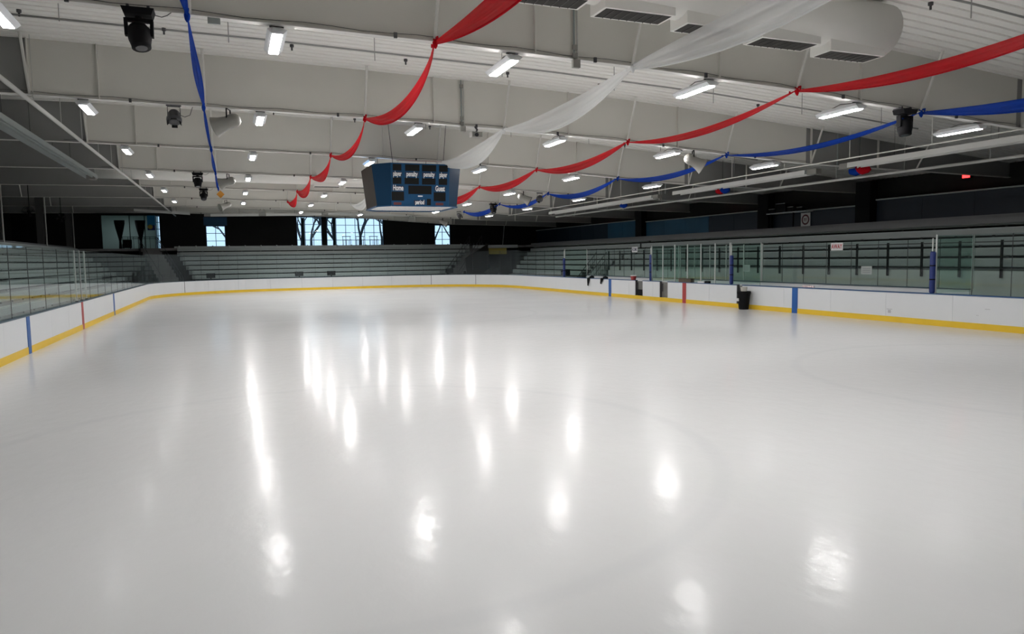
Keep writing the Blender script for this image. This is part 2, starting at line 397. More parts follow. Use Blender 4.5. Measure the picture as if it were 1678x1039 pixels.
# ------------------------------------------------------------------ fabric swags
def swag(j, k, m, x, sag, wd, colname, side, z_off=0.0, low=1.05, name='fabric_swag', xoff=0.0, flat=1.15, seed=0):
    rnd = random.Random(seed*31+k*7+j)
    y0, y1 = BEAMY[k], BEAMY[k+1]
    a = Vector((x, y0, fz(x)-.03)); b = Vector((x+xoff, y1, fz(x+xoff)-.03))
    t = thing(name, '%s fabric swag on the %s side, tied between the %s and %s beams' % (colname, side, ORD[k] if k else 'overhead', ORD[k+1]) if side != 'middle' else
              '%s sheer fabric swag along the middle, tied between the %s and %s beams' % (colname, ORD[k] if k else 'overhead', ORD[k+1]),
              'fabric swag', tuple(a), '%s fabric swags tied to the roof beams' % colname)
    N, Mx = 36, 14; vs = []; fs = []
    ph = rnd.uniform(0, 6)
    for i in range(N+1):
        u = i/N
        s = sag*(u**low*(1-u)**1.05)/((low/(low+1.05))**low*(1.05/(low+1.05))**1.05)      # lowest nearer the camera-side knot
        p = a.lerp(b, u); p.z -= s
        ww = wd*(.10 + .90*math.sin(PI*min(1, max(0, u)))**.75)
        for q in range(Mx+1):
            v = q/Mx*2-1
            ang = flat + .25*math.sin(u*5+ph)
            ox = ww*.5*v*math.cos(ang); oz = -ww*.5*v*math.sin(ang) - .10*ww*(1-v*v)
            pl = .06*ww*math.sin(v*7+ph) + .04*ww*math.sin(v*17+ph*2)
            vs.append((p.x+ox+pl*math.sin(ang), p.y, p.z+oz+pl*math.cos(ang)))
    for i in range(N):
        for q in range(Mx): c = i*(Mx+1)+q; fs.append((c, c+1, c+Mx+2, c+Mx+1))
    MB().add(vs, fs).build('drape', m, t, smooth=True)
    # rolled hem on the lower edge
    hem = [vs[i*(Mx+1)+Mx] for i in range(N+1)]
    MB().tube(hem, [.006+.032*wd*math.sin(PI*i/N) for i in range(N+1)], 5).build('hem', m, t, smooth=True)
    kn = MB(); kn.lathe([(0, .015), (.2, .04), (.5, .052), (.8, .04), (1, .015)], (b.x, b.y-.05, b.z+.10), (b.x, b.y-.09, b.z-.12), 10)
    kn.tube([(b.x, b.y-.16, b.z-.05), (b.x+.02, b.y-.17, b.z+.07), (b.x, b.y+.15, b.z+.07), (b.x, b.y+.16, b.z-.04)], .022, 6)
    kn.build('knot', m, t, smooth=True)
    return t
for k in range(0, 6):
    swag(-1, k, REDF, 8.86, (.42, .66, .58, .5, .5, .5)[k], (.33, .26, .22, .34, .4, .4)[k], 'red', 'left', low=.65, seed=1)
for k in range(0, 5): swag(1, k, REDF, 17.45, (.36, .34, .36, .36, .40)[k], (.24, .18, .28, .32, .4)[k], 'red', 'right', seed=2)
for k in range(0, 5): swag(-2, k, BLUF, 4.62, (.3, .12, .15, .2, .2)[k], (.2, .19, .15, .16, .2)[k], 'blue', 'left', seed=3, flat=.8)
for k in range(0, 6): swag(2, k, BLUF, 21.4, (.35, .33, .36, .42, .42, .4)[k], (.30, .15, .2, .24, .25, .3)[k], 'blue', 'right', seed=4)
for k in (0, 1, 2, 5): swag(0, k, WHTF, 13.1, (.17, .36, .46, .5, .5, .45)[k], (.52, .50, .60, .5, .5, .5)[k], 'white', 'middle', seed=5, flat=.95)

# ------------------------------------------------------------------ dasher boards
HB = 1.03
def straight(a, b, n=2): return [Vector((a[0]+(b[0]-a[0])*i/(n-1), a[1]+(b[1]-a[1])*i/(n-1), 0)) for i in range(n)]
def arc(cx, cy, a0, a1, n): return [Vector((cx+R*math.cos(math.radians(a0+(a1-a0)*i/n)), cy+R*math.sin(math.radians(a0+(a1-a0)*i/n)), 0)) for i in range(n+1)]
def resample(path, s0, s1, step=.6):
    out = []; cum = [0]
    for p, q in zip(path, path[1:]): cum.append(cum[-1]+(q-p).length)
    ss = [s0] + [c for c in cum if s0+1e-4 < c < s1-1e-4] + [s1]
    for s in ss:
        for i in range(len(path)-1):
            if cum[i]-1e-6 <= s <= cum[i+1]+1e-6:
                out.append(path[i].lerp(path[i+1], (s-cum[i])/max(1e-9, cum[i+1]-cum[i]))); break
    return out
def ribbon(pts, d0, d1, z0, z1):
    """extrude a wall strip along pts; d0,d1 = offsets outward (left-hand normal of travel is inward)"""
    mb = MB(); vs = []; n = len(pts)
    for i, p in enumerate(pts):
        d = (pts[min(i+1, n-1)]-pts[max(i-1, 0)]).normalized(); nr = Vector((-d.y, d.x, 0))   # left normal
        for dd, z in ((d0, z0), (d1, z0), (d1, z1), (d0, z1)): vs.append((p.x+nr.x*dd, p.y+nr.y*dd, z))
    fs = [(3,2,1,0), tuple((n-1)*4+i for i in range(4))]
    for i in range(n-1):
        for q in range(4): q2 = (q+1) % 4; fs.append((i*4+q, i*4+q2, (i+1)*4+q2, (i+1)*4+q))
    return mb.add(vs, fs)
def plen(path): return sum((q-p).length for p, q in zip(path, path[1:]))
def boards(label, path, gaps, capm, seam0=0.0, kickgaps=()):
    """travel so that the outside is on the left of travel"""
    t = thing('dasher_board', label, 'rink boards', tuple(path[0]), 'dasher boards around the ice')
    Lp = plen(path)
    ribbon(path, -.012, .08, 0, .19).build('kick_plate', KICK, t)
    cuts = [seam0+2.44*i for i in range(int(Lp/2.44)+2)]; edges = sorted([0, Lp] + [c for c in cuts if 0 < c < Lp] + [g for gg in gaps for g in gg])
    for a, b in zip(edges, edges[1:]):
        if b-a < .02: continue
        if any(g0-1e-3 <= a and b <= g1+1e-3 for g0, g1 in gaps): continue
        ribbon(resample(path, a+.004, b-.004), 0, .08, .19, HB-.035).build('facing_panel', BOARD, t)
    ribbon(path, .02, .07, .1, HB-.05).build('steel_frame', STEELD, t) if not gaps else None
    e2 = [0] + [g for gg in gaps for g in gg] + [Lp]
    for i in range(0, len(e2), 2):
        ribbon(resample(path, e2[i], e2[i+1]), -.015, .16, HB-.035, HB).build('cap_rail', capm, t)
    return t
left_path = straight((0, -23), (0, L2-R))
left_b = boards('long white dasher board on the left side with blue, red and blue marks', left_path, [], CAP, seam0=1.1)
corL = [Vector((0+R-R*math.cos(math.radians(a)), L2-R+R*math.sin(math.radians(a)), 0)) for a in [i*90/16 for i in range(17)]]
end_path = corL + [Vector((W-R, L2, 0))] + [Vector((W-R+R*math.sin(math.radians(a)), L2-R+R*math.cos(math.radians(a)), 0)) for a in [i*90/16 for i in range(1, 17)]]
end_b = boards('curved white dasher board around the far end with yellow kick plate', end_path, [], CAP, seam0=.6)
for cx_, px_, py_ in ((W-R, 6.53, 5.07), (R, -7.05, 5.65), (W-R, 3.57, 7.74)):
    v = Vector((px_, py_, 0)).normalized(); tv = Vector((-v.y, v.x, 0)); p = Vector((cx_, L2-R, 0))+v*(R-.008)
    MB().bar(p+Vector((0,0,.0)), p+Vector((0,0,HB-.04)), .035, .012, up=tuple(v)).build('gate_joint', STEELD, end_b)
right_path = straight((W, L2-R), (W, -23))
Sr = lambda y: (L2-R) - y
GATES = [(3.88, 4.64), (1.47, 2.2), (-4.32, -3.95)]
gaps = sorted((Sr(b), Sr(a)) for a, b in GATES)
right_b = boards('long white dasher board on the right side with bench gates', right_path, gaps, CAPB, seam0=2.0)
def stripe(side, y, m, parent, hw=.15):
    mb = MB()
    if side == 'L': mb.box(-.005, .016, y-hw, y+hw, .0, HB-.036)
    else: mb.box(W-.016, W+.005, y-hw, y+hw, .0, HB-.036)
    mb.build('line_mark', m, parent, label={'stripe_blue': 'blue vertical mark', 'stripe_red': 'red vertical mark'}[m.name])
for y, m in ((-7.49, BLUES), (0, REDS), (7.49, BLUES)):
    stripe('L', y, m, left_b); stripe('R', y, m, right_b)
# a few scuffs on the right boards
for (y, z, w_, h_) in ((-11.9, .42, .22, .02), (-11.9, .30, .12, .10), (-15.3, .62, .16, .015), (-15.0, .42, .08, .012)):
    bx(W-.003, W-.0005, y-w_/2, y+w_/2, z, z+h_).build('scuff', mat('scuff_grey', (.5, .5, .52), .6), right_b)
# gates: recessed grey doors with a latch
for i, (a, b) in enumerate(GATES):
    g = bx(W+.10, W+.14, a+.01, b-.01, .19, HB-.05).build('gate_door', mat('gate_grey', (.16, .16, .15), .5, var=.2), right_b)
    bx(W+.06, W+.10, b-.16, b-.10, .5, .9).build('latch', STEELD, g)
    bx(W+.0, W+.10, b-.05, b-.0, .19, HB-.02).build('gate_post', STEELD, right_b)
# ------------------------------------------------------------------ glass shields
GT = 2.86
def shield(label, path, m, pane, posts, parent_cat='glass shield', z0=HB, z1=GT, postm=None, off=.07, group=None):
    t = thing('glass_shield', label, 'glass shield', (path[0].x, path[0].y, z0), group)
    Lp = plen(path); n = max(1, round(Lp/pane)); st = Lp/n
    for i in range(n):
        seg = resample(path, i*st+.006, (i+1)*st-.006)
        ribbon(seg, off, off+.012, z0+.002, z1).build('glass_pane', m, t)
        if i and not posts: ribbon(resample(path, i*st-.005, i*st+.005), off-.004, off+.016, z0, z1-.01).build('pane_joint', STEELD, t)
    if posts:
        for i in range(n+1):
            s = min(max(i*st, .02), Lp-.02)
            ribbon(resample(path, s-.018, s+.018), off-.02, off+.03, z0, z1+.03).build('post', postm or POSTW, t)
    return t
shield('clear glass shield on the left boards', straight((0, -23), (0, L2-R)), GLASS, 1.83, False)
shield('fogged glass shield curving around the far end', end_path, GLASSF, 1.5, False, z1=2.95)
shield('clear glass shield on right boards beside the far blue padded pole', straight((W, L2-R), (W, 13.95)), GLASS, 1.6, False)
shield('glass shield with white posts in front of the timekeeper box', straight((W, 3.1), (W, -3.4)), GLASS, 1.1, True)
shield('clear glass shield on the right boards nearest the camera', straight((W, -13.55), (W, -23)), GLASS, 1.25, False)
XB = 27.7
shield('glass shield behind the near bench', straight((XB, -3.4), (XB, -13.5)), GLASS, 1.22, False, z0=1.12, z1=2.8)
shield('glass shield behind the far bench', straight((XB, 13.9), (XB, 3.1)), GLASS, 1.22, False, z0=1.12, z1=2.8)
shield('glass shield behind the timekeeper box', straight((XB, 3.1), (XB, -3.4)), GLASS, 1.22, True, z0=1.12, z1=2.8)
for y, lb in ((-13.5, 'greenish glass return at the near end of the near bench'), (-3.4, 'greenish glass return between near bench and timekeeper box'),
              (3.1, 'greenish glass return between far bench and timekeeper box'), (13.9, 'greenish glass return at the far end of the far bench')):
    shield(lb, straight((W+.1, y), (XB, y)), GLASSG, 1.8, True, off=0)
for x in (26.6,):
    shield('greenish glass divider inside the timekeeper box', straight((W+.1, .9), (XB, .9)), GLASSG, 1.8, False, off=0)
# white post trio on the left boards (gate posts)
for i, y in enumerate((-.44, .45, 1.42)):
    t = thing('glass_post', 'slim white post on the left boards, %s of three' % ('nearest', 'middle', 'farthest')[i], 'post', (0, y, HB), 'slim white posts on the left boards')
    bx(-.12, -.06, y-.02, y+.02, HB, GT).build('post_shaft', POSTW, t); bx(-.13, -.03, y-.04, y+.04, HB, HB+.03).build('foot', STEELD, t)
# padded blue poles
for y, z1, lb in ((13.9, 2.28, 'blue padded pole beside the far end of the far bench'), (3.15, 2.42, 'blue padded pole between far bench and timekeeper box'),
                  (-3.5, 2.32, 'blue padded pole between near bench and timekeeper box'), (-13.42, 2.36, 'blue padded pole at the near end of the near bench')):
    t = thing('padded_pole', lb, 'padded pole', (W+.06, y, HB), 'blue padded poles on the right boards')
    MB().lathe([(0, .06), (.03, .085), (.5, .085), (.97, .085), (1, .06)], (W+.06, y, HB), (W+.06, y, z1), 14).build('pad', PADB, t, smooth=True)
    MB().tube([(W+.08, y+.03, HB), (W+.08, y+.03, 2.78)], .022, 8).build('pole', POSTW, t)
    bb = MB()
    for f in (.33, .66): bb.lathe([(0, .087), (1, .087)], (W+.06, y, HB+(z1-HB)*f-.02), (W+.06, y, HB+(z1-HB)*f+.02), 14)
    bb.build('strap', BLACK, t)
# benches behind the right boards
for (y0, y1, nm) in ((-13.4, -3.5, 'near'), (3.2, 13.8, 'far')):
    t = thing('player_bench', 'long grey players bench behind the right boards, %s one' % nm, 'bench', (27.2, (y0+y1)/2, 0))
    bx(26.9, 27.25, y0+.3, y1-.3, .60, .66).build('seat', GREYB, t)
    n = 6
    for i in range(n):
        y = y0+.6+(y1-y0-1.2)*i/(n-1); bx(26.95, 27.2, y-.03, y+.03, 0, .60).build('leg', STEELD, t)
    t = thing('bench_back_board', 'white board wall with a pale ledge behind the %s bench' % nm, 'rink boards', (XB, (y0+y1)/2, 0))
    bx(XB-.08, XB-.02, y0-.05, y1+.05, 0, 1.09).build('back_panel', BOARD, t)
    bx(XB-.12, XB+.02, y0-.05, y1+.05, 1.09, 1.12).build('cap_rail', CAP, t)
t = thing('bench_back_board', 'white board wall behind the timekeeper box', 'rink boards', (XB, 0, 0))
bx(XB-.08, XB-.02, -3.4, 3.1, 0, 1.09).build('back_panel', BOARD, t); bx(XB-.12, XB+.02, -3.4, 3.1, 1.09, 1.12).build('cap_rail', CAP, t)
t = thing('timekeeper_table', 'long pale table in the timekeeper box behind the glass', 'table', (27.0, 0, 0))
bx(26.75, 27.25, -1.6, .7, .72, .76).build('table_top', GREYB, t)
for y in (-1.5, .6):
    for x in (26.8, 27.2): bx(x-.02, x+.02, y-.02, y+.02, 0, .72).build('leg', STEELD, t)

# ------------------------------------------------------------------ bleachers
NR = 8; RUN, RISE = .75, .385; Z0 = .55
def row_z(k): return Z0 + RISE*k
def bleacher(label, rowfn, axis, sgn, k0=0, wall_z=0.0, run=RUN):
    """rowfn(k)->(lo,hi) extent along the row; axis 'x': rows run along X, depth +Y from base; 'y': rows run along Y"""
    t = thing('bleacher', label, 'bleacher', (0, 0, 0), 'aluminium bleacher banks around the rink')
    for k in range(k0, NR):
        lo, hi, base = rowfn(k); z = row_z(k); d0 = base; d1 = base + sgn*run
        def B(a0, a1, z0, z1, l=lo, h=hi):
            m = MB(); q0, q1 = sorted((a0, a1))
            return m.box(l, h, q0, q1, z0, z1) if axis == 'x' else m.box(q0, q1, l, h, z0, z1)
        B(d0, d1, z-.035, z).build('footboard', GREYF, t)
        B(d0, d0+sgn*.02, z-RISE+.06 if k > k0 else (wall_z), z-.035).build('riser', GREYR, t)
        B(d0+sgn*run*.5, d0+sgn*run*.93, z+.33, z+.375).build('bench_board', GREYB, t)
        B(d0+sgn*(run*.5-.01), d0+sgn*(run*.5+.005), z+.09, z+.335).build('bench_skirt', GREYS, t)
        bm = MB(); n = max(2, int((hi-lo)/1.5))
        e = [lo]
        for i in range(n): c = lo+.4+(hi-lo-.8)*i/(n-1); e += [c-.05, c+.05]
        e.append(hi); q = d0+sgn*run*.7; vs = []; fs = []
        P = (lambda u, z_, dd: (u, q+dd, z_)) if axis == 'x' else (lambda u, z_, dd: (q+dd, u, z_))
        for c in e: vs += [P(c, z+.31, 0), P(c, z+.335, 0), P(c, z+.01, 0), P(c, z+.31, .03), P(c, z+.335, .03), P(c, z, .03)]
        for i in range(len(e)-1):
            for o_ in (0, 3): fs.append((6*i+o_, 6*i+6+o_, 6*i+7+o_, 6*i+1+o_))
            fs.append((6*i+1, 6*i+7, 6*i+10, 6*i+4))
            if i % 2 == 1:
                for o_ in (0, 3): fs.append((6*i+2+o_, 6*i+8+o_, 6*i+6+o_, 6*i+o_))
                fs.append((6*i, 6*i+2, 6*i+5, 6*i+3)); fs.append((6*i+6, 6*i+8, 6*i+11, 6*i+9))
        bm.add(vs, fs)
        bm.build('seat_bracket', STEELD, t)
    return t
YE0 = 32.2
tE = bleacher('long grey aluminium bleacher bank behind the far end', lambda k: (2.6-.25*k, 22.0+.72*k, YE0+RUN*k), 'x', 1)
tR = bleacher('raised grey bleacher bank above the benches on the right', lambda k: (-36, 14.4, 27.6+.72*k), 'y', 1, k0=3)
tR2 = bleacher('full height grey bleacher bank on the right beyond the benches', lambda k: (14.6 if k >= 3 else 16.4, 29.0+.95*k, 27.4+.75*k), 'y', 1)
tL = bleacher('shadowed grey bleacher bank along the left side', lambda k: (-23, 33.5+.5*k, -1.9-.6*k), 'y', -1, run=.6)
# wall below the raised bank
struct('wall_bench', bx(29.60, 29.68, -36, 14.4, 0, 1.66), mat('bench_wall_grey', (.50, .53, .51), .7, var=.04))
# fascia bands along the concourse edge
def fascia(label, a, b):
    t = thing('fascia_band', label, 'fascia', tuple(a)); LG = mat('ledge_grey_shaded', (.15, .15, .155), .6, var=.06) if 'far' not in label else GREYB  # side bands: weaker light there painted in as a darker grey
    MB().bar((a[0], a[1], ZC+.02), (b[0], b[1], ZC+.02), .06, .26).build('band_panel', LG, t)
    return t
fascia('grey fascia band along the top of the far bleachers', (.6, 38.35, 0), (27.2, 38.35, 0))
fascia('grey fascia band along the top of the right bleachers', (33.0, 36.3, 0), (33.0, -36, 0))
fascia('grey fascia band along the top of the left bleachers', (-6.78, 37.5, 0), (-6.78, -23, 0))
t = thing('ledge_band', 'wide grey ledge band above the right bleachers', 'fascia', (32.4, 0, 3.3))
bx(32.3, 32.4, -36, 34, 3.40, 3.60).build('band_panel', MATS['ledge_grey_shaded'], t)  # same darkened grey, standing in for the dimmer light up here
# stub posts along the far top edge
for i in range(20):
    x = 1.0 + i*1.33
    t = tag(MB().tube([(x, 38.15, ZC-.15), (x, 38.15, ZC+.2)], .05, 8).build('rail_post', GREYB),
            'short pale rail post on the top edge of the far bleachers', 'post', 'short rail posts along the far bleacher top')
for i in range(14):
    y = -20 + i*3.0
    tag(MB().tube([(-6.65, y, ZC-.35), (-6.65, y, ZC-.02)], .06, 8).build('rail_post', GREYB),
        'short pale rail post on the top edge of the left bleachers', 'post', 'short rail posts along the left bleacher top')
# guard rail in front of the raised right bank
t = thing('guard_rail', 'black guard rail along the front of the raised right bleachers', 'railing', (29.5, 14, 1.6))
y = 14.2
while y > -30:
    bx(29.50, 29.56, y-.035, y+.035, 1.42, 2.72).build('baluster', BLACK, t); y -= 1.52
for z in (1.74, 2.66): bx(29.52, 29.55, -30, 14.3, z-.02, z+.02).build('rail', STEELD, t)
# dark vents at the foot of the far bleachers
for i, x in enumerate((3.55, 10.3, 12.9, 23.2, 29.1)):
    nm = ['leftmost', 'second from left', 'middle', 'second from right', 'rightmost'][i]
    if x < 25:
        t = thing('floor_heater', 'dark grey heater box at the foot of the far bleachers, %s' % nm, 'heater', (x, 32.0, .9), 'dark heater boxes at the foot of the far bleachers')
        bx(x-.32, x+.32, 31.75, 32.05, 1.12, 1.48).build('casing', BLACK, t); g = MB()
        for q in range(5): g.box(x-.28, x+.28, 31.735, 31.75, 1.16+.06*q, 1.19+.06*q)
        g.build('louvre', STEELD, t); bx(x-.05, x+.05, 31.85, 31.95, -.03, 1.12).build('stand', STEELD, t)
for y in (29.9, 16.2):
    t = thing('floor_heater', 'dark heater box at the foot of the right bleachers, %s' % ('by the corner stairs' if y > 20 else 'by the far blue pole'), 'heater', (27.3, y, .9))
    bx(27.0, 27.3, y-.45, y+.45, 1.1, 1.5).build('casing', BLACK, t); bx(27.1, 27.2, y-.05, y+.05, -.03, 1.1).build('stand', STEELD, t)

# ------------------------------------------------------------------ corner stairs
def stairs(label, a, b, wd, z0, z1, n, side_rail=True, m=STAIRG, name='corner_stair'):
    a = Vector((a[0], a[1], 0)); b = Vector((b[0], b[1], 0)); d = (b-a); Ls = d.length; d.normalize(); r = Vector((d.y, -d.x, 0))
    t = thing(name, label, 'staircase', (a.x, a.y, 0))
    st = MB()
    for i in range(n):
        p0 = a + d*(Ls*i/n); p1 = b; zt = z0+(z1-z0)*(i+1)/n; zb = z0+(z1-z0)*i/n - (.3 if i else z0)
        vs = [p0-r*wd/2, p0+r*wd/2, a+d*(Ls*(i+1)/n)+r*wd/2, a+d*(Ls*(i+1)/n)-r*wd/2]
        zb = max(0, zb)
        st.add([(v.x, v.y, zb) for v in vs]+[(v.x, v.y, zt) for v in vs], [(0,3,2,1),(4,5,6,7),(0,1,5,4),(1,2,6,5),(2,3,7,6),(3,0,4,7)])
    st.build('steps', m, t)
    for s in (-1, 1):
        ra = a + r*s*wd/2; rb = b + r*s*wd/2; h = MB()
        h.tube([(ra.x, ra.y, z0+.0), (ra.x, ra.y, z0+.95), (rb.x, rb.y, z1+.95), (rb.x, rb.y, z1)], .024, 6)
        h.tube([(ra.x, ra.y, z0+.5), (rb.x, rb.y, z1+.5)], .015, 6)
        h.build('handrail', STEELD, t)
        bl = MB()
        for i in range(1, 9):
            p = ra.lerp(rb, i/9); z = z0+(z1-z0)*i/9; bl.tube([(p.x, p.y, z), (p.x, p.y, z+.95)], .012, 5)
        bl.build('baluster', STEELD, t)
    return t
stairs('grey corner staircase climbing beside the far bleachers on the right', (23.6, 32.4), (27.9, 38.4), 1.3, .3, ZC, 11)
stairs('shadowed corner staircase climbing beside the far bleachers on the left', (.8, 32.2), (-1.4, 38.4), 1.5, .3, ZC, 11)
stairs('short grey steps with railings up to the raised right bleachers', (28.1, 15.4), (29.6, 15.4), 1.5, 0, 1.7, 7, name='bleacher_stair', m=GREYR)
t = thing('vomitory', 'dark walkway opening with yellow board between corner stairs and right bleachers', 'walkway', (27, 34, 0))
mb = MB(); mb.bar((25.0, 32.6, 1.2), (28.9, 37.4, 2.6), .08, 2.4); mb.build('side_wall', mat('walk_brown', (.07, .065, .06), .8), t)
MB().bar((28.3, 37.55, 3.05), (30.6, 36.9, 3.05), .06, .6).build('back_board', GOLD, t, label='yellow board')
MB().bar((27.3, 37.55, 3.5), (31.6, 36.4, 3.5), .06, .3).build('header', GREYB, t)
mb = MB()
for i in range(8): mb.bar((27.0+.3*i, 38.2-.05*i, ZC), (27.0+.3*i, 38.2-.05*i, ZC+.25), .04)
mb.build('rail', STEELD, t)
# landing rail far left
t = thing('landing_rail', 'black metal railing on the landing in front of the lobby opening', 'railing', (-3, 41, ZC))
mb = MB()
for z in (ZC+.9, ZC+1.05): mb.tube([(-3.6, 40.6, z), (-1.0, 40.6, z), (-.3, 39.6, z-.7)], .025, 6)
mb.build('top_rail', BLACK, t); mb = MB()
for i in range(7): mb.tube([(-3.6+.43*i, 40.6, ZC), (-3.6+.43*i, 40.6, ZC+1.05)], .018, 5)
mb.build('baluster', BLACK, t)

# ------------------------------------------------------------------ windows on the far wall, lobby, outside
def window(num, h, nv, nh, m=GLASSW, y=YF+.10):
    t = thing('window_%d' % num, None, None, ((h[0]+h[1])/2, y, h[2]), kind='structure')
    x0, x1, z0, z1 = h
    fr = MB(); fr.box(x0, x0+.06, y-.05, y+.05, z0, z1); fr.box(x1-.06, x1, y-.05, y+.05, z0, z1); fr.box(x0, x1, y-.05, y+.05, z1-.07, z1); fr.box(x0, x1, y-.05, y+.05, z0, z0+.07)
    fr.build('window_frame', WINB, t)
    mu = MB()
    for i in range(1, nv): x = x0+(x1-x0)*i/nv; mu.box(x-.025, x+.025, y-.03, y+.03, z0, z1)
    for i in range(1, nh): z = z0+(z1-z0)*i/nh; mu.box(x0, x1, y-.03, y+.03, z-.025, z+.025)
    mu.build('mullion', WINB, t)
    bx(x0, x1, y-.006, y+.006, z0, z1).build('pane', m, t)
window(1, (-1.05, -.70, ZC, 6.6), 1, 5)
window(2, (3.05, 4.72, ZC, 5.72), 2, 3)
window(3, W3a, 3, 4); window(4, W3b, 6, 4); window(5, W4, 2, 3)
window(6, W6, 1, 6); window(7, W7, 1, 6)
tag(bx(2.9, 4.9, YF-.06, YF-.01, 5.74, 6.5).build('header_panel', mat('header_blue', (.006, .075, .17), .5)), 'deep blue panel above the two-leaf glass door', 'panel')
# lobby behind the left opening
struct('wall_lobby', bx(-6.5, -1.2, YF+3.0, YF+3.2, 0, 8), LOBW)
struct('wall_lobby', bx(-1.16, -1.08, YF+.25, YF+3.2, 0, 8), LOBW)
struct('wall_lobby', bx(-6.6, -6.5, YF+.25, YF+3.2, 0, 8), LOBW)
struct('floor', bx(-6.5, -1.2, YF+.25, YF+3, ZC-.1, ZC), CONC)
struct('ceiling', bx(-6.6, -1.08, YF+.25, YF+3.2, 6.7, 6.8), LOBW)
t = thing('lobby_fill_light', 'added round fill light out of sight above the lobby opening', 'ceiling light', (-3.8, YF+.62, 6.7))  # added lamp, kept out of view, that brightens the lobby walls
MB().lathe([(0, .25), (1, .25)], (-3.8, YF+.62, 6.69), (-3.8, YF+.62, 6.66), 16).build('lens', mat('lobby_fill_lens', (.9, .9, .9), .5, emit=(.85, .95, 1), estr=30), t)
MB().lathe([(0, .28), (1, .28)], (-3.8, YF+.62, 6.70), (-3.8, YF+.62, 6.68), 16).build('housing', HOUSE, t)
for x, lb in ((-4.0, 'black gathered curtain, left of the two in the lobby opening'), (-2.35, 'black gathered curtain, right of the two in the lobby opening')):
    n = 16; vs = []; fs = []
    prof = [(6.2, .42), (5.9, .40), (5.5, .33), (5.0, .22), (4.6, .13), (4.35, .09), (4.1, .10), (3.62, .13)]
    for z, r_ in prof:
        for i in range(n): a = 2*PI*i/n; rr = r_*(1+.12*math.sin(5*a)); vs.append((x+rr*math.cos(a), YF+.45+rr*.35*math.sin(a), z))
    for i in range(len(prof)-1):
        for q in range(n): fs.append((i*n+q, i*n+(q+1) % n, (i+1)*n+(q+1) % n, (i+1)*n+q))
    fs.append(tuple(range(n)))
    tag(MB().add(vs, fs).build('curtain', BLACK, smooth=True), lb, 'curtain', 'black gathered curtains in the lobby opening')
for x in (-3.15, -1.95): struct('trim_1' if x < -3 else 'trim_2', bx(x-.03, x+.03, YF+.05, YF+.12, ZC, 6.6), BLACK)
t = thing('hanging_banner', 'blue hanging banner with yellow emblem beside the lobby window', 'banner', (-1.4, YF-.05, 5.4))
bx(-1.72, -1.06, YF-.05, YF-.0, 5.75, 6.62).build('cloth', mat('banner_blue', (.01, .22, .45), .7), t)
bx(-1.72, -1.12, YF-.05, YF-.03, 5.3, 5.75).build('lower_cloth', mat('banner_navy', (.01, .03, .15), .7), t)
MB().lathe([(0, .2), (1, .2)], (-1.5, YF-.05, 5.6), (-1.5, YF-.07, 5.6), 14).build('emblem', GOLD, t, label='yellow emblem')
t = thing('lobby_bench', 'dark seating unit in front of the lobby opening', 'seat', (-3.1, 41.2, ZC))
bx(-3.7, -3.0, 41.1, 41.7, ZC+.1, ZC+.45).build('seat', BLACK, t); bx(-3.7, -3.0, 41.6, 41.75, ZC+.45, ZC+.85).build('backrest', BLACK, t)
for x in (-3.6, -3.1): bx(x-.03, x+.03, 41.2, 41.3, ZC, ZC+.1).build('leg', BLACK, t)
# outside: snowy ground and bare trees
struct('floor', bx(-30, 60, YF+6, YF+60, ZC-1.4, ZC-1.3), SNOW)
def tree(x, y, h, seed, label):
    rnd = random.Random(seed); t = thing('bare_tree', label, 'tree', (x, y, ZC-1.3), 'bare trees outside the far windows'); mb = MB(); br = MB()
    def grow(p, d, l, r, dep):
        q = p + d*l; m_ = p.lerp(q, .5) + Vector((rnd.uniform(-.1, .1), 0, rnd.uniform(-.05, .05)))*l*.5
        (mb if dep < 2 else br).tube([p, m_, q], [r, r*.85, r*.7], 6 if dep < 3 else 4)
        if dep > 5: return
        for _ in range(3 if dep < 4 else 2):
            nd = (d + Vector((rnd.uniform(-.9, .9), rnd.uniform(-.5, .5), rnd.uniform(-.2, .6)))).normalized()
            grow(q, nd, l*rnd.uniform(.62, .85), r*.62, dep+1)
    grow(Vector((x, y, ZC-1.3)), Vector((0, 0, 1)), h*.28, h*.022, 0)
    mb.build('trunk', BARK, t); br.build('branches', BARK, t)
for i, (x, y, h) in enumerate(((13.5, 53, 9), (18.6, 51, 9.5), (23, 55, 9), (29.5, 52, 8), (5, 54, 8), (15.6, 50, 8), (20.9, 50.5, 8.5), (12.2, 50, 7.5), (26.8, 50, 7.5))):
    tree(x, y, h, 11+i, ['bare tree outside the left part of the large far window', 'large bare tree outside the right part of the large far window',
         'bare tree outside, just right of the large far window', 'bare tree outside the small right window', 'bare tree outside the glass door on the far wall', 'bare tree outside near the middle of the large far window', 'bare tree outside the right edge of the large far window', 'small bare tree outside the left edge of the large far window', 'small bare tree outside, left of the small right window'][i])
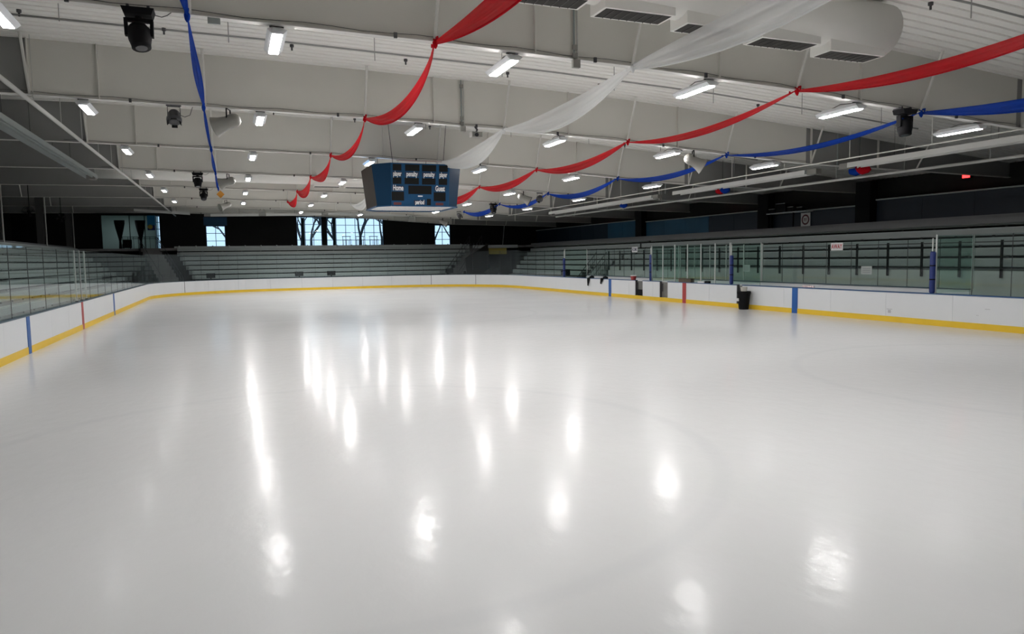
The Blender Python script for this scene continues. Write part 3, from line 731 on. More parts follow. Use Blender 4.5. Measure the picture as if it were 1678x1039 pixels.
# far concourse furniture seen against the large window
for i, x in enumerate((11.6, 14.5)):
    t = thing('concourse_pillar', 'dark round pillar in front of the large window, %s' % ('left one' if i == 0 else 'right one'), 'pillar', (x, 41.3, ZC))
    MB().tube([(x, 41.3, ZC), (x, 41.3, 6.45)], .14, 14).build('pillar_shaft', mat('pillar_navy', (.01, .025, .04), .6), t, smooth=True)
    MB().tube([(x, 41.3, ZC), (x, 41.3, ZC+.06)], .2, 14).build('base', BLACK, t)
for i, x in enumerate((15.6, 16.9, 18.2)):
    t = thing('bar_table', 'dark high table with stools before the large window, %s' % ['left', 'middle', 'right'][i], 'table', (x, 41.0, ZC), 'dark high tables before the large window')
    bx(x-.4, x+.4, 40.7, 41.3, ZC+1.02, ZC+1.06).build('table_top', BLACK, t)
    for sx in (-.35, .35): bx(x+sx-.02, x+sx+.02, 40.98, 41.02, ZC, ZC+1.02).build('leg', BLACK, t)
    for sx in (-.3, 0, .3):
        s = thing('bar_stool', 'dark stool pushed to the %s high table before the large window' % ['left', 'middle', 'right'][i], 'stool', (x+sx, 40.5, ZC), 'dark stools at the high tables %d' % i)
        s['group'] = 'dark stools at the %s high table' % ['left', 'middle', 'right'][i]
        bx(x+sx-.11, x+sx+.11, 40.4, 40.6, ZC+.68, ZC+.72).build('seat', BLACK, s)
        for a in (-.09, .09): bx(x+sx+a-.012, x+sx+a+.012, 40.48, 40.52, ZC, ZC+.68).build('leg', BLACK, s)

# ------------------------------------------------------------------ right concourse: blue screen wall, press table, sign
segs = [(-36, -2.9, 4.93), (-1.9, 4.6, 4.72), (5.4, 18.5, 4.95), (19.5, 40, 5.15)]
for i, (a, b, z1) in enumerate(segs):
    t = thing('blue_screen_wall', 'blue panelled screen wall on the right concourse, %s section' % ['nearest', 'second', 'third', 'farthest'][i], 'screen wall', (35.2, (a+b)/2, ZC))
    n = max(1, int((b-a)/2.4)); st = (b-a)/n
    for q in range(n): bx(35.2, 35.26, a+st*q+.01, a+st*(q+1)-.01, ZC, z1).build('blue_panel', BWALL_LIT if (i == 2 and q > 1) or (i == 3 and q < 2) else BWALL, t)
    MB().tube([(35.15, a, z1+.03), (35.15, b, z1+.03)], .035, 8).build('top_rail', GREYB, t)
for i, y in enumerate((-2.4, 4.9, 19.0)):
    t = thing('concourse_pillar', 'wide black pillar on the right concourse, %s' % ['nearest', 'middle one', 'farthest'][i], 'pillar', (35.0, y, ZC))
    bx(34.8, 35.3, y-.45, y+.45, ZC, 5.9).build('pillar_shaft', BLACK, t)
t = thing('logo_sign', 'small white sign with a dark round crest below the press table', 'sign', (35.1, 2.4, 3.9))
SX = 35.14
bx(SX, SX+.02, 1.45, 2.15, 3.85, 4.62).build('sign_panel', SIGNW, t)
def ring(mb, cx, cy, cz, r0, r1, n=28, ax='x', d=.004):
    vs = []; fs = []
    for i in range(n):
        a = 2*PI*i/n
        for r_ in (r0, r1): vs.append((cx, cy+r_*math.cos(a), cz+r_*math.sin(a)))
    for i in range(n): j = (i+1) % n; fs.append((2*i, 2*i+1, 2*j+1, 2*j))
    return mb.add(vs, fs)
CR = mat('crest_maroon', (.10, .02, .03), .6)
ring(MB(), SX-.004, 1.8, 4.24, .20, .29).build('crest_ring', CR, t)
mb = MB(); mb.box(SX-.006, SX-.002, 1.90, 1.93, 4.14, 4.34); mb.box(SX-.006, SX-.002, 1.82, 1.93, 4.31, 4.34); mb.box(SX-.006, SX-.002, 1.82, 1.93, 4.22, 4.25); mb.box(SX-.006, SX-.002, 1.82, 1.85, 4.14, 4.34)
mb.box(SX-.006, SX-.002, 1.75, 1.78, 4.14, 4.34); mb.box(SX-.006, SX-.002, 1.66, 1.78, 4.31, 4.34); mb.box(SX-.006, SX-.002, 1.66, 1.78, 4.22, 4.25)
mb.build('crest_letters', CR, t)
t = thing('press_table', 'long black table with a pale edge on the right concourse', 'table', (34.9, 3.4, ZC))
bx(34.6, 35.1, 1.2, 4.35, 4.66, 4.72).build('table_top', GREYB, t)
for y in (2.4, 4.2): bx(34.8, 34.86, y-.03, y+.03, ZC, 4.66).build('leg', BLACK, t)
for i, (y, z, l_) in enumerate(((4.0, 4.95, .5), (3.3, 5.22, .75), (2.5, 4.98, .45), (1.8, 4.92, .4))):
    t = thing('audio_unit', 'black equipment case with bright metal edge on the press table, %s' % ['farthest', 'tall one', 'third', 'nearest'][i], 'equipment', (34.8, y, 4.72))
    bx(34.7, 35.0, y-l_/2, y+l_/2, 4.72, z).build('case', BLACK, t)
    MB().bar((34.69, y-l_/2, z+.01), (34.69, y+l_/2, z+.01), .02, .02).build('edge_trim', POSTW, t)
for i, (y, z, x) in enumerate(((9.0, 5.86, 35.9), (25.6, 5.95, 35.9), (-7.1, 5.72, 35.9))):
    nm = ['middle', 'farthest', 'nearest'][i]
    t = thing('exit_light', 'small glowing red exit light on the right wall, %s' % nm, 'exit light', (x, y, z), 'red exit lights on the right wall')
    bx(x-.08, x+.1, y-.2, y+.2, z-.12, z+.08).build('housing', BLACK, t)
    bx(x-.10, x-.08, y-.17, y+.17, z-.11, z+.07).build('lens', REDL, t)
t = thing('access_cable', 'thin pale conduit hanging down the far right corner', 'cable', (30.6, 38.6, 3.7))
MB().tube([(31.0, 38.4, 6.0), (30.9, 38.4, 5.0), (30.75, 38.4, ZC)], .03, 6).build('conduit', GREYB, t)

# ------------------------------------------------------------------ radiant heaters and pipes
def tube_heater(label, a, b, z, axis='y', box_at=None, rm=None):
    t = thing('tube_heater', label, 'heater', (a[0], a[1], z), 'long pale tube heaters over the bleachers')
    pa = Vector((a[0], a[1], a[2])); pb = Vector((b[0], b[1], b[2])); d = (pb-pa).normalized(); r = Vector((d.y, -d.x, 0))
    mb = MB(); wdt = .25
    prof = [(-wdt, -.08), (-wdt*.96, .09), (wdt*.96, .09), (wdt, -.08)]
    vs = [];
    for p in (pa, pb):
        for o, h in prof: vs.append(p+r*o+Vector((0, 0, h)))
        for o, h in reversed(prof): vs.append(p+r*o*.95+Vector((0, 0, h-.012)))
    n = 8; fs = [(i, (i+1) % n, n+(i+1) % n, n+i) for i in range(n)] + [tuple(range(n-1, -1, -1)), tuple(range(n, 2*n))]
    mb.add(vs, fs); mb.build('reflector', rm or mat('heater_white', (.68, .68, .66), .4), t)
    MB().tube([pa+Vector((0,0,.02)), pb+Vector((0,0,.02))], .05, 8).build('heating_tube', GREYR, t)
    L_ = (pb-pa).length; m_ = max(2, int(L_/3))
    for i in range(m_):
        q = pa.lerp(pb, (i+.5)/m_); MB().tube([q+Vector((0,0,.1)), (q.x, q.y, dz(q.x)-.02)], .008, 4).build('hanger', STEELD, t)
    q = pb if box_at == 'b' else pa; s = d*(-.3 if box_at != 'b' else .3)
    e = q+s; MB().bar(q, q+s*1.6, .26, .2).build('burner_box', HORN, t)
    return t
tube_heater('long pale tube heater above the right bleachers, nearest', (26.5, -24, 5.55), (26.5, -9.6, 5.55), 5.55, box_at='b')
tube_heater('long pale tube heater above the right bleachers, middle', (26.5, -7.5, 5.53), (26.5, 1.6, 5.52), 5.52)
tube_heater('long pale tube heater above the right bleachers, farthest', (26.5, 3.6, 5.50), (26.5, 17.0, 5.48), 5.5)
tube_heater('long pale tube heater above the far bleachers, right one', (12.95, 33.2, 6.32), (24.4, 33.2, 6.22), 6.2)
tube_heater('long pale tube heater above the far bleachers, middle one', (3.72, 33.2, 6.14), (12.4, 33.2, 6.28), 6.2)
tube_heater('long pale tube heater above the far bleachers, left one', (-1.75, 33.2, 6.5), (2.2, 33.2, 6.26), 6.2)
tube_heater('dark grey tube heater above the left bleachers', (-.75, -7.0, 6.40), (-.75, 8.6, 6.40), 6.4, box_at='b', rm=GREYR)
def pipe(label, pts, r_, m=PIPEW, hang=True, heads=False, ytop=None):
    t = thing('pipe_run', label, 'pipe', tuple(pts[0])); MB().tube(pts, r_, 10).build('pipe', m, t, smooth=True)
    a, b = Vector(pts[0]), Vector(pts[-1]); n = max(2, int((b-a).length/3))
    for i in range(n):
        q = a.lerp(b, (i+.5)/n)
        if hang and dz(q.x)-.02 > q.z+.05: MB().tube([q, (q.x, q.y, dz(q.x)-.02)], .01, 5).build('hanger', m, t)
    if heads:
        hh = MB()
        for i in range(int((b-a).length/2.6)):
            q = a.lerp(b, (i+.35)/((b-a).length/2.6)); hh.lathe([(0, .02), (.5, .02), (.6, .045), (1, .045)], q, (q.x, q.y, q.z+.13), 8)
        hh.build('sprinkler_head', STEELD, t)
    return t
pipe('thin white pipe running above the right boards', [(25.1, -28, 5.60), (25.1, 22, 5.60)], .022, DECK)
pipe('white gas pipe running low above the right bleachers', [(27.3, -28, 5.12), (27.3, 18, 5.28)], .05, PIPEW)
pipe('slanting white pipe running along the left side under the beams', [(.85, -20, 6.2), (.85, 18, 6.33), (.85, 38, 6.35)], .055, PIPEW)
for k in range(0, 7):
    y = BEAMY[k]+3.8
    pipe('thin sprinkler pipe with heads under the deck beyond the %s beam' % (ORD[k] if k else 'overhead'), [(x, y, dz(x)-.55) for x in (0.5, 6, 13, 18, 22, 26)], .022, mat('sprinkler_grey', (.3, .3, .29), .5), True, True)

for i, (y, nm) in enumerate(((-8.9, 'nearest'), (2.6, 'second'))):
    tag(MB().tube([(26.5, y, 5.60), (26.5, y, dz(26.5)-.02)], .03, 8).build('drop_pipe', GREYR), 'dark vertical drop pipe between the tube heaters on the right, %s' % nm, 'pipe')
def bundle(x, y, z, cols, label):
    t = thing('cloth_bundle', label, 'cloth bundle', (x, y, z), 'rolled cloth bundles beside the right heaters')
    for i, (m_, dy) in enumerate(cols):
        MB().lathe([(0, .04), (.15, .15), (.5, .19), (.8, .13), (1, .03)], (x, y+dy+.34, z+.03*i), (x, y+dy-.34, z-.06), 12).build('rolled_cloth', m_, t, smooth=True)
    MB().tube([(x, y, z+.1), (x, y, dz(x)-.02)], .012, 5).build('hanger', STEELD, t)
bundle(26.9, -9.55, 5.42, ((BLUF, .12), (REDF, -.18)), 'rolled red and blue cloth bundle by the nearest heater end')
bundle(26.9, -1.6, 5.42, ((REDF, .12), (BLUF, -.18)), 'rolled red and blue cloth bundle under the middle heater')
bundle(26.9, 7.6, 5.40, ((BLUF, .0),), 'rolled blue cloth bundle under the farthest right heater')
# ------------------------------------------------------------------ air ducts
def duct(label, y, x0, x1, rad, zc_fn, grilles, ends=True):
    t = thing('air_duct', label, 'air duct', (x1, y, 6.8))
    n = 24; xs = [x0+(x1-x0)*i/10 for i in range(11)]
    MB().tube([(x, y, zc_fn(x)) for x in xs], rad, n).build('duct_pipe', DECK, t, smooth=False)
    for p in t.children[0].data.polygons: p.use_smooth = len(p.vertices) == 4
    for gx0, gx1 in grilles:
        z0 = zc_fn((gx0+gx1)/2)-rad-.10; ya, yb = y-.27, y+.27
        b = MB(); b.add([(gx0, ya, z0), (gx1, ya, z0), (gx1, yb, z0), (gx0, yb, z0), (gx0, ya, z0+.42), (gx1, ya, z0+.42), (gx1, yb, z0+.42), (gx0, yb, z0+.42)],
                        [(0,1,5,4),(1,2,6,5),(2,3,7,6),(3,0,4,7),(0,3,2,1)])
        bo = b.build('outlet_box', DECK, t)
        g = MB(); g.box(gx0+.05, gx1-.05, ya+.05, yb-.05, z0-.006, z0-.003)
        gr = g.build('grille', GRILLE, bo)
        lv = MB()
        for i in range(1, 8):
            xx = gx0+.05+(gx1-gx0-.1)*i/8; lv.box(xx-.006, xx+.006, ya+.05, yb-.05, z0-.016, z0-.005)
        lv.build('louvre', mat('louvre_grey', (.05, .05, .047), .6), bo)
    return t
ZD = lambda x: 7.12 - (x-13)*.055
duct('large round white air duct with grilles ahead of the nearest beam', -18.6, -2, 17.75, .52, ZD, [(9.55+1.65*i, 10.95+1.65*i) for i in range(5)])
duct('round white air duct with outlet boxes beyond the fourth beam', 10.2, -.8, 18.3, .42, lambda x: 6.93-(x+.8)*.008, [(9.4+1.65*i, 10.8+1.65*i) for i in range(5)])

# ------------------------------------------------------------------ lamps and speakers hung from the beams
def moving_head(x, k, label, tilt=0.3, dx=0.0):
    y = BEAMY[k]-.12; z = fz(x)-.03
    t = thing('moving_head_light', label, 'stage light', (x, y, z), 'black moving stage lights on the roof beams')
    b = MB(); b.add([(x-.20,y-.16,z-.13),(x+.20,y-.16,z-.13),(x+.20,y+.16,z-.13),(x-.20,y+.16,z-.13),(x-.24,y-.16,z-.02),(x+.24,y-.16,z-.02),(x+.24,y+.16,z-.02),(x-.24,y+.16,z-.02)],
                    [(0,3,2,1),(4,5,6,7),(0,1,5,4),(1,2,6,5),(2,3,7,6),(3,0,4,7)]); b.build('base', BLACK, t)
    cl = MB(); cl.box(x-.17, x-.13, y-.05, y+.2, z-.03, z+.05); cl.box(x+.13, x+.17, y-.05, y+.2, z-.03, z+.05); cl.build('clamp', STEELD, t)
    yk = MB(); yk.lathe([(0, .06), (1, .06)], (x, y, z-.13), (x, y, z-.17), 12); yk.bar((x-.19, y, z-.19), (x+.19, y, z-.19), .10, .05)
    for s in (-1, 1): yk.bar((x+s*.19, y, z-.17), (x+s*.185, y, z-.44), .12, .05, up=(1, 0, 0))
    yk.build('yoke', BLACK, t)
    c = Vector((x, y, z-.42)); d = Vector((dx, -math.sin(tilt), -math.cos(tilt))).normalized()
    MB().lathe([(0, .05), (.05, .13), (.25, .18), (.6, .175), (.85, .15), (1, .145)], c-d*.18, c+d*.22, 18).build('lamp_head', BLACK, t, smooth=True)
    MB().lathe([(0, .10), (1, .09)], c+d*.215, c+d*.23, 18).build('lens', LENS, t)
    MB().tube([(x+.24, y, z-.08), (x+.34, y, z-.10), (x+.42, y+.02, z-.06), (x+.5, y+.05, z+.02)], .008, 5).build('cable', STEELD, t, smooth=True)
def par_can(x, k, label, tilt=.5, dx=0.0, off=0.0):
    y = BEAMY[k]-.1; z = fz(x)-.03
    t = thing('par_lamp', label, 'stage light', (x, y, z), 'black round stage lamps on the roof beams')
    h = MB(); h.tube([(x-.15, y, z-.30), (x-.15, y, z-.05), (x+.15, y, z-.05), (x+.15, y, z-.30)], .013, 6); h.bar((x-.18, y, z-.02), (x+.18, y, z-.02), .04, .03); h.build('yoke', STEELD, t)
    c = Vector((x, y, z-.30)); d = Vector((dx, -math.sin(tilt), -math.cos(tilt))).normalized()
    MB().lathe([(0, .05), (.1, .11), (.3, .15), (.7, .16), (.72, .185), (.95, .185), (1, .15)], c-d*.19, c+d*.16, 18).build('lamp_body', STEELD, t, smooth=True)
    MB().lathe([(0, .12), (1, .11)], c+d*.155, c+d*.17, 16).build('lens', LENS, t)
    bd = MB(); r = Vector((1, 0, 0)); u = r.cross(d)
    for s, v in ((1, r), (-1, r), (1, u), (-1, u)): p = c+d*.17+v*s*.15; bd.bar(p-v*s*.02, p+v*s*.02+d*.06, .14, .01, up=tuple(d))
    bd.build('barn_door', BLACK, t)
    MB().tube([(x+.14, y, z-.25), (x+.25, y, z-.30), (x+.38, y+.02, z-.24), (x+.45, y+.05, z-.02)], .008, 5).build('cable', STEELD, t, smooth=True)
def horn(x, k, label, d, ln=.72, r=.24):
    y = BEAMY[k]-.05; z = fz(x)-.03; d = Vector(d).normalized()
    t = thing('horn_speaker', label, 'loudspeaker', (x, y, z), 'grey horn loudspeakers on the roof beams')
    c = Vector((x, y-.05, z-.36))
    MB().lathe([(0, .03), (.03, .10), (.10, .155), (.22, .185), (.36, .185), (.5, .17), (.75, r*.86), (.97, r*1.1), (1, r*1.14)], c-d*ln*.45, c+d*ln*.55, 20).build('horn', HORN, t, smooth=True)
    MB().lathe([(0, r*1.0), (1, r*1.0)], c+d*(ln*.55+.001), c+d*(ln*.55+.006), 20).build('mouth', mat('horn_mouth', (.20, .20, .18), .7), t)
    b = MB(); side = d.cross(Vector((0, 0, 1))).normalized()
    for s in (-1, 1): b.bar(c+side*s*.15-Vector((0,0,.05)), c+side*s*.15+Vector((0,0,.34)), .035, .012, up=tuple(side))
    b.bar(c+side*.15+Vector((0,0,.34)), c-side*.15+Vector((0,0,.34)), .035, .012); b.build('bracket', BLACK, t)
moving_head(3.9, 1, 'large black moving stage light under the nearest beam at left', .25, .12)
par_can(3.9, 2, 'round dark stage lamp with cable under the second beam at left', .5)
moving_head(3.85, 4, 'black moving stage light under the fourth beam at left', .2)
moving_head(3.85, 5, 'black moving stage light under the fifth beam at left', .6)
moving_head(20.8, 1, 'black moving stage light under the nearest beam at right', .15, -.05)
par_can(20.9, 4, 'tilted dark stage lamp beside a horn speaker under the fourth beam at right', .9, -.5)
moving_head(20.95, 5, 'black moving stage light under the fifth beam at right', .5)
par_can(21.0, 6, 'small dark stage lamp under the sixth beam at right', .8, .3)
horn(5.22, 2, 'grey horn speaker beside the blue swag under the second beam', (-.85, .28, -.3))
horn(5.15, 4, 'grey horn speaker beside the blue swag under the fourth beam', (-.85, .28, -.25))
horn(4.95, 6, 'grey horn speaker under the sixth beam at left', (-.8, -.4, -.35), .8)
horn(20.0, 2, 'grey horn speaker under the second beam at right', (.75, -.35, -.5))
horn(19.95, 4, 'grey horn speaker under the fourth beam at right', (.75, -.35, -.5))
horn(21.9, 7, 'grey horn speaker under the seventh beam at right', (.7, -.3, -.4), .8)
def box_speaker(x, k, label, w_=.5, h_=.45, drop=.35):
    y = BEAMY[k]-.1; z = fz(x)-.03
    t = thing('box_speaker', label, 'loudspeaker', (x, y, z), 'pale box loudspeakers near the far end')
    b = MB(); zz = z-drop
    b.add([(x-w_/2,y-.2,zz-h_),(x+w_/2,y-.2,zz-h_),(x+w_/2*.8,y+.2,zz-h_),(x-w_/2*.8,y+.2,zz-h_),(x-w_/2*.85,y-.2,zz),(x+w_/2*.85,y-.2,zz),(x+w_/2*.7,y+.2,zz),(x-w_/2*.7,y+.2,zz)],
          [(0,3,2,1),(4,5,6,7),(0,1,5,4),(1,2,6,5),(2,3,7,6),(3,0,4,7)]); b.build('cabinet', HORN, t)
    g = MB()
    for i in range(5): g.box(x-w_*.36, x+w_*.36, y-.212, y-.2, zz-h_+.05+.08*i, zz-h_+.07+.08*i)
    g.build('grille', GREYR, t)
    hh = MB()
    for s in (-1, 1): hh.tube([(x+s*w_*.3, y, zz), (x+s*w_*.2, y, z-.02)], .015, 5)
    hh.build('hanger', BLACK, t)
box_speaker(7.5, 7, 'pale box speaker under the seventh beam at left', .55, .4, .15)
box_speaker(19.2, 7, 'pale box speaker under the seventh beam below the scoreboard', .55, .35, .12)
# projector unit under the second beam near the middle
t = thing('projector', 'small beige camera unit under the second beam beside the white swag', 'camera unit', (12.15, -9.0, 6.2))
bx(11.98, 12.30, -9.25, -8.98, 5.98, 6.13).build('body', HORN, t); MB().lathe([(0, .05), (1, .06)], (12.1, -9.25, 6.04), (12.1, -9.32, 6.03), 12).build('lens', LENS, t)
MB().tube([(12.15, -9.1, 6.13), (12.2, -9.05, 6.22), (12.15, -9.0, 6.32)], .03, 6).build('mount', STEELD, t)
# drop pipes with junction boxes on the beams
for k, lb in ((1, 'grey cable conduit with junction boxes on the nearest beam'), (2, 'grey cable conduit with junction boxes on the second beam')):
    x = 11.75; y = BEAMY[k]-.07
    t = thing('cable_conduit', lb, 'conduit', (x, y, fz(x)), 'cable conduits on the roof beams')
    MB().tube([(x, y, fz(x)-.1), (x, y, dz(x)-.02)], .022, 8).build('conduit', GREYR, t)
    MB().tube([(x+.07, y, fz(x)-.12), (x+.07, y, dz(x)-.02)], .018, 8).build('conduit', PIPEW, t)
    for z in (fz(x)+.04, fz(x)+.2, dz(x)-.2): bx(x-.05, x+.05, y-.06, y-.02, z-.05, z+.05).build('junction_box', HORN, t)
    bx(x-.06, x+.10, y-.08, y, fz(x)-.20, fz(x)-.04).build('hook_block', HORN, t)
# little sign and diamond
t = thing('diamond_sign', 'orange diamond sign hanging beside the left blue swags', 'sign', (4.72, 13.7, 6.15))
MB().add([(4.72, 13.72, 6.36), (4.93, 13.72, 6.14), (4.72, 13.72, 5.92), (4.51, 13.72, 6.14), (4.72, 13.74, 6.36), (4.93, 13.74, 6.14), (4.72, 13.74, 5.92), (4.51, 13.74, 6.14)],
         [(0,3,2,1),(4,5,6,7),(0,1,5,4),(1,2,6,5),(2,3,7,6),(3,0,4,7)]).build('sign_panel', mat('orange', (.65, .28, .03), .5), t)
MB().tube([(4.72, 13.73, 6.36), (4.72, 13.9, 6.46)], .006, 4).build('cord', STEELD, t)
tag(bx(4.93, 5.13, -16.56, -16.52, 6.36, 6.46).build('label_plate', GREYR), 'small grey plate on the nearest beam right of the blue swag', 'plate')
# round fans on the left
for i, (x, y, z) in enumerate(((-5.2, 17.0, 5.3), (-5.1, 24.5, 5.4))):
    t = thing('wall_fan', 'dark round caged fan by the left columns, %s' % ('nearer' if i == 0 else 'farther'), 'fan', (x, y, z), 'dark caged fans by the left columns')
    cg = MB()
    for r_ in (.30, .22, .14, .06): cg.tube([(x+r_*math.cos(a*PI/10), y, z+r_*math.sin(a*PI/10)) for a in range(21)], .012, 5, cap=False)
    for a in range(8): cg.tube([(x, y, z), (x+.30*math.cos(a*PI/4), y, z+.30*math.sin(a*PI/4))], .008, 4)
    cg.build('cage', BLACK, t); MB().lathe([(0, .09), (1, .07)], (x, y+.02, z), (x, y+.3, z), 12).build('motor', BLACK, t)
    bl = MB()
    for a in range(4): c_, s_ = math.cos(a*PI/2+.3), math.sin(a*PI/2+.3); bl.quad((x+.03*c_, y+.05, z+.03*s_), (x+.26*c_-.08*s_, y+.03, z+.26*s_+.08*c_), (x+.26*c_+.08*s_, y+.08, z+.26*s_-.08*c_), (x+.05*c_, y+.07, z+.05*s_))
    bl.build('blade', STEELD, t); MB().tube([(x, y+.2, z), (x, y+.2, fz(x)+.9)], .02, 6).build('hanger', BLACK, t)

# ------------------------------------------------------------------ scoreboard
def text_obj(txt, size, m, name, parent, mtx, ext=.004, sx=1.0, label=None):
    cu = bpy.data.curves.new(name, 'FONT'); cu.body = txt; cu.size = size; cu.extrude = ext; cu.offset = size*(.022 if ext > .003 else .014); cu.space_character = 1.0 if ext > .003 else 1.12; cu.align_x = 'CENTER'; cu.align_y = 'CENTER'
    tmp = bpy.data.objects.new(name+'_tmp', cu); C.objects.link(tmp)
    dg = bpy.context.evaluated_depsgraph_get(); me = bpy.data.meshes.new_from_object(tmp.evaluated_get(dg)); bpy.data.objects.remove(tmp)
    root = parent
    while root.parent: root = root.parent
    mm = Matrix.Translation(-ORG[root]) @ mtx @ Matrix.Diagonal((sx, 1, 1, 1))
    me.transform(mm); me.materials.clear(); me.materials.append(m)
    o = bpy.data.objects.new(name, me); C.objects.link(o); o.parent = parent
    return o
SBX, SBY, ZB, ZT = 12.06, -.85, 4.42, 6.02
t = thing('scoreboard', 'blue eight-sided hanging scoreboard with black score windows over centre ice', 'scoreboard', (SBX, SBY, ZB))
def octo(hw, ch): return [(-hw+ch, -hw), (hw-ch, -hw), (hw, -hw+ch), (hw, hw-ch), (hw-ch, hw), (-hw+ch, hw), (-hw, hw-ch), (-hw, -hw+ch)]
OT = [(SBX+a, SBY+b, ZT) for a, b in octo(1.78, .62)]; OB = [(SBX+a, SBY+b, ZB) for a, b in octo(1.60, .46)]
sides = ['front', 'chamfer', 'side', 'chamfer', 'front', 'chamfer', 'side', 'chamfer']
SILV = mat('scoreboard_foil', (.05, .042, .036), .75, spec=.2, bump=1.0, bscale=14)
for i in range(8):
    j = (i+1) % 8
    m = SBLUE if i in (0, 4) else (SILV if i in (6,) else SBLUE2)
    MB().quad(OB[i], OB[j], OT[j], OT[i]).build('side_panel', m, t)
MB().add(OT, [tuple(range(8))]).build('top_plate', SBLUE2, t)
rim = MB(); 
for i in range(8): rim.bar(OB[i], OB[(i+1) % 8], .07, .05)
rim.build('bottom_rim', SBLUE, t)
ib = MB(); ins = [(SBX+(p[0]-SBX)*.97, SBY+(p[1]-SBY)*.97, ZB+.012) for p in OB]
ib.add(ins, [tuple(range(7, -1, -1))]); ib.build('bottom_plate', mat('brushed_plate', (.7, .7, .72), .25, metal=.6), t)
P0, P1 = Vector(OB[0]), Vector(OB[1]); Q0, Q1 = Vector(OT[0]), Vector(OT[1])
upv = ((Q0+Q1)/2-(P0+P1)/2); Hh = upv.length; upn = upv.normalized(); rn = (P1-P0).normalized(); nn = rn.cross(upn).normalized()   # outward
if nn.y > 0: nn = -nn
cen = (P0+P1)/2
Hw = 1.14
def panel(u0, u1, v0, v1, m, name, d=.012):    # u in [-1,1] across, v in [0,1] up
    mb = MB(); vs = []
    for dd in (0, d):
        for u, v in ((u0, v0), (u1, v0), (u1, v1), (u0, v1)): vs.append(cen + rn*u*Hw + upn*v*Hh + nn*dd)
    return mb.add(vs, [(4,5,6,7),(0,1,5,4),(1,2,6,5),(2,3,7,6),(3,0,4,7)]).build(name, m, t)
for (u0, u1, v0, v1) in ((-.95,-.66,.82,.97),(-.53,-.04,.82,.97),(.05,.54,.82,.97),(.64,.95,.82,.97),
                         (-.95,-.66,.51,.66),(-.55,-.06,.51,.66),(.05,.52,.51,.66),(.63,.93,.51,.66),
                         (-.42,.38,.28,.48),(-.99,-.57,.12,.33),(.46,.88,.12,.33)):
    panel(u0, u1, v0, v1, SBLK, 'score_window')
panel(-.92, -.66, .02, .08, mat('dim_red', (.12, .02, .02), .4), 'indicator'); panel(.53, .80, .02, .08, MATS['dim_red'], 'indicator')
panel(.22, .36, .02, .17, SBLK, 'score_window')
B3 = Matrix((rn, upn, nn)).transposed().to_4x4()
def put(txt, u, v, size, sx=1.0, bgw=None):
    if bgw: panel(u-bgw, u+bgw, v-.05, v+.05, mat('label_navy', (.01, .02, .06), .4), 'label_plate', .010)
    mm = Matrix.Translation(cen+rn*u*Hw+upn*v*Hh+nn*.016) @ B3
    text_obj(txt, size, TXT, 'lettering', t, mm, sx=sx)
put('player', -.80, .745, .26, .50, .16); put('penalty', -.30, .745, .26, .58, .24); put('penalty', .29, .745, .26, .58, .24); put('player', .79, .745, .26, .48, .15)
put('Home', -.77, .415, .29, .55, .2); put('Guest', .68, .415, .29, .53, .2); put('period', -.03, .085, .24, .56, .2)
panel(-.09, .07, .22, .245, TXT, 'maker_plate')
wr = MB()
for a, b in ((-1.0, -1.4), (1.0, -1.4), (-1.0, 1.4), (1.0, 1.4)): wr.tube([(SBX+a, SBY+b, ZT), (SBX+a*1.15, SBY+b, dz(SBX)-.02)], .012, 5)
wr.build('suspension_cable', STEELD, t)
MB().tube([(SBX-.9, SBY-1.6, ZT+.12), (SBX+.9, SBY-1.6, ZT+.12)], .02, 6).build('spreader_bar', mat('pale_bar', (.5, .35, .33), .5), t)

# ------------------------------------------------------------------ signs on the bench glass
def glass_sign(txt, y0, y1, z0, z1, m, size, label, x=XB+.058):
    t = thing('glass_sign', label, 'sign', (x, (y0+y1)/2, z0))
    bx(x, x+.01, y0, y1, z0, z1).build('sign_panel', SIGNW, t)
    mm = Matrix.Translation((x-.006, (y0+y1)/2, (z0+z1)/2)) @ Matrix(((0, 0, -1, 0), (-1, 0, 0, 0), (0, 1, 0, 0), (0, 0, 0, 1)))
    if txt: text_obj(txt, size, m, 'lettering', t, mm, ext=.002, sx=.68)
    return t
glass_sign('AWAY', -8.03, -7.43, 2.46, 2.76, SIGNR, .25, 'white sign with red word AWAY on the near bench glass')
glass_sign('HOME', 7.5, 8.13, 2.58, 2.9, mat('sign_navy', (.03, .04, .12), .5), .27, 'white sign with dark word HOME on the far bench glass')
def note(y, z, label):
    t = thing('paper_notice', label, 'notice', (XB+.06, y, z)); bx(XB+.062, XB+.068, y-.25, y+.25, z-.16, z+.16).build('sheet', mat('notice_pale', (.42, .46, .45), .6), t)
    m = MB()
    for i in range(3): m.box(XB+.058, XB+.062, y-.18, y+.18, z-.09+.07*i, z-.07+.07*i)
    m.build('printed_lines', GREYR, t)
note(-2.3, 1.7, 'pale printed notice on the glass left of the near bench'); note(-9.2, 1.68, 'pale printed notice on the near bench glass')

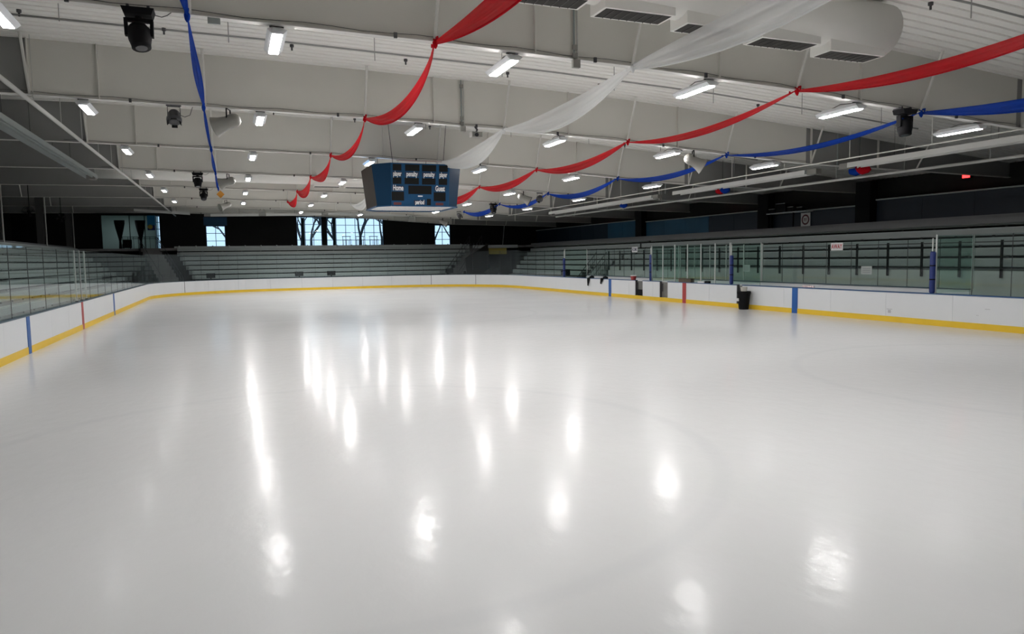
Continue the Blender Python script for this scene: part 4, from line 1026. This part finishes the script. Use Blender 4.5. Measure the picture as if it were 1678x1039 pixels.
# ------------------------------------------------------------------ loose things on and by the boards
t = thing('trash_can', 'black plastic trash can with white label standing against the right boards', 'trash can', (25.6, -4.85, 0))
cx, cy = 25.58, -4.82
MB().lathe([(0, .19), (.02, .205), (.86, .265), (.88, .29), (.97, .29), (1, .28)], (cx, cy, 0), (cx, cy, .78), 22).build('can_body', BLACK, t, smooth=True)
MB().lathe([(0, .27), (1, .27)], (cx, cy, .70), (cx, cy, .72), 22).build('can_opening', STEELD, t)
for s in (-1, 1): bx(cx-.05, cx+.05, cy+s*.29-.02, cy+s*.29+.02, .60, .66).build('handle', BLACK, t)
bx(cx-.265, cx-.235, cy+.02, cy+.16, .36, .48).build('label_sticker', SIGNW, t, label='white sticker')
t = tag(MB().lathe([(0, .10), (.1, .12), (.8, .14), (1, .14)], (cx, cy, .725), (cx, cy, .96), 14).build('paper_cup_bag', mat('bag_cream', (.6, .58, .52), .7)), 'cream paper bag sticking out of the black trash can', 'bag')
def glove(y, z, ln, label, lean):
    t = thing('hockey_glove', label, 'glove', (W-.02, y, z), 'black gloves hanging over the right boards')
    o = MB(); a = Vector((W-.06, y, z+.03)); b = a+Vector((-.02, lean, -ln))
    o.lathe([(0, .05), (.15, .10), (.45, .085), (.6, .075), (.85, .06), (1, .03)], a, b, 10); o.build('glove_body', BLACK, t, smooth=True)
    f = MB()
    for i in range(3): q = b+Vector((0, -.05+.05*i, .06)); f.tube([q, q+Vector((-.01, 0, -.10)), q+Vector((.01, 0, -.15))], [.022, .022, .014], 6)
    f.build('fingers', BLACK, t, smooth=True)
    c = MB(); c.lathe([(0, .08), (.5, .11), (1, .07)], (W+.02, y-.02, z+.04), (W+.14, y-.28, z+.05), 10); c.build('cuff', BLACK, t, smooth=True)
glove(10.1, HB, .42, 'long black glove hanging over the right boards, left one', .06)
glove(8.35, HB, .26, 'black glove hanging beside the far blue mark, right one', .12)
t = thing('red_bucket', 'red tub with white lid on the boards beside the far gate', 'bucket', (W+.06, 5.0, HB))
MB().lathe([(0, .13), (.95, .17), (1, .18)], (W+.04, 4.9, HB), (W+.04, 4.9, HB+.22), 16).build('tub', REDS, t, smooth=True)
MB().lathe([(0, .185), (.7, .185), (1, .15)], (W+.04, 4.9, HB+.22), (W+.04, 4.9, HB+.27), 16).build('lid', SIGNW, t)
t = thing('cardboard_box', 'brown cardboard box resting on the boards above the red mark', 'box', (W+.1, 0, HB))
bx(W+.0, W+.22, -.50, .50, HB, HB+.18).build('box_body', mat('carton', (.10, .075, .05), .8), t); bx(W-.01, W+.23, -.51, .51, HB+.15, HB+.19).build('box_lid', mat('carton_lid', (.07, .06, .045), .8), t)
tag(bx(W+.02, W+.14, -1.55, -1.05, HB, HB+.07).build('book', SIGNW), 'white folded papers on the boards right of the cardboard box', 'papers')
tag(bx(W+.0, W+.14, -1.9, -1.62, HB, HB+.10).build('tape_case', BLACK), 'small black case on the boards right of the white papers', 'case')
t = MB()
for i in range(5): t.lathe([(0, .03), (.5, .05), (1, .03)], (W+.03, -8.45+.12*i, HB+.03), (W+.05, -8.32+.12*i, HB+.05+.01*(i % 2)), 8)
tag(t.build('crumpled_towel', mat('towel_pink', (.75, .6, .6), .9), smooth=True), 'crumpled pinkish white towel on the near right boards', 'towel')
tag(bx(W+.02, W+.14, 3.92, 4.45, .19, .52).build('black_bin', BLACK), 'small black bin inside the farthest gate gap', 'bin')
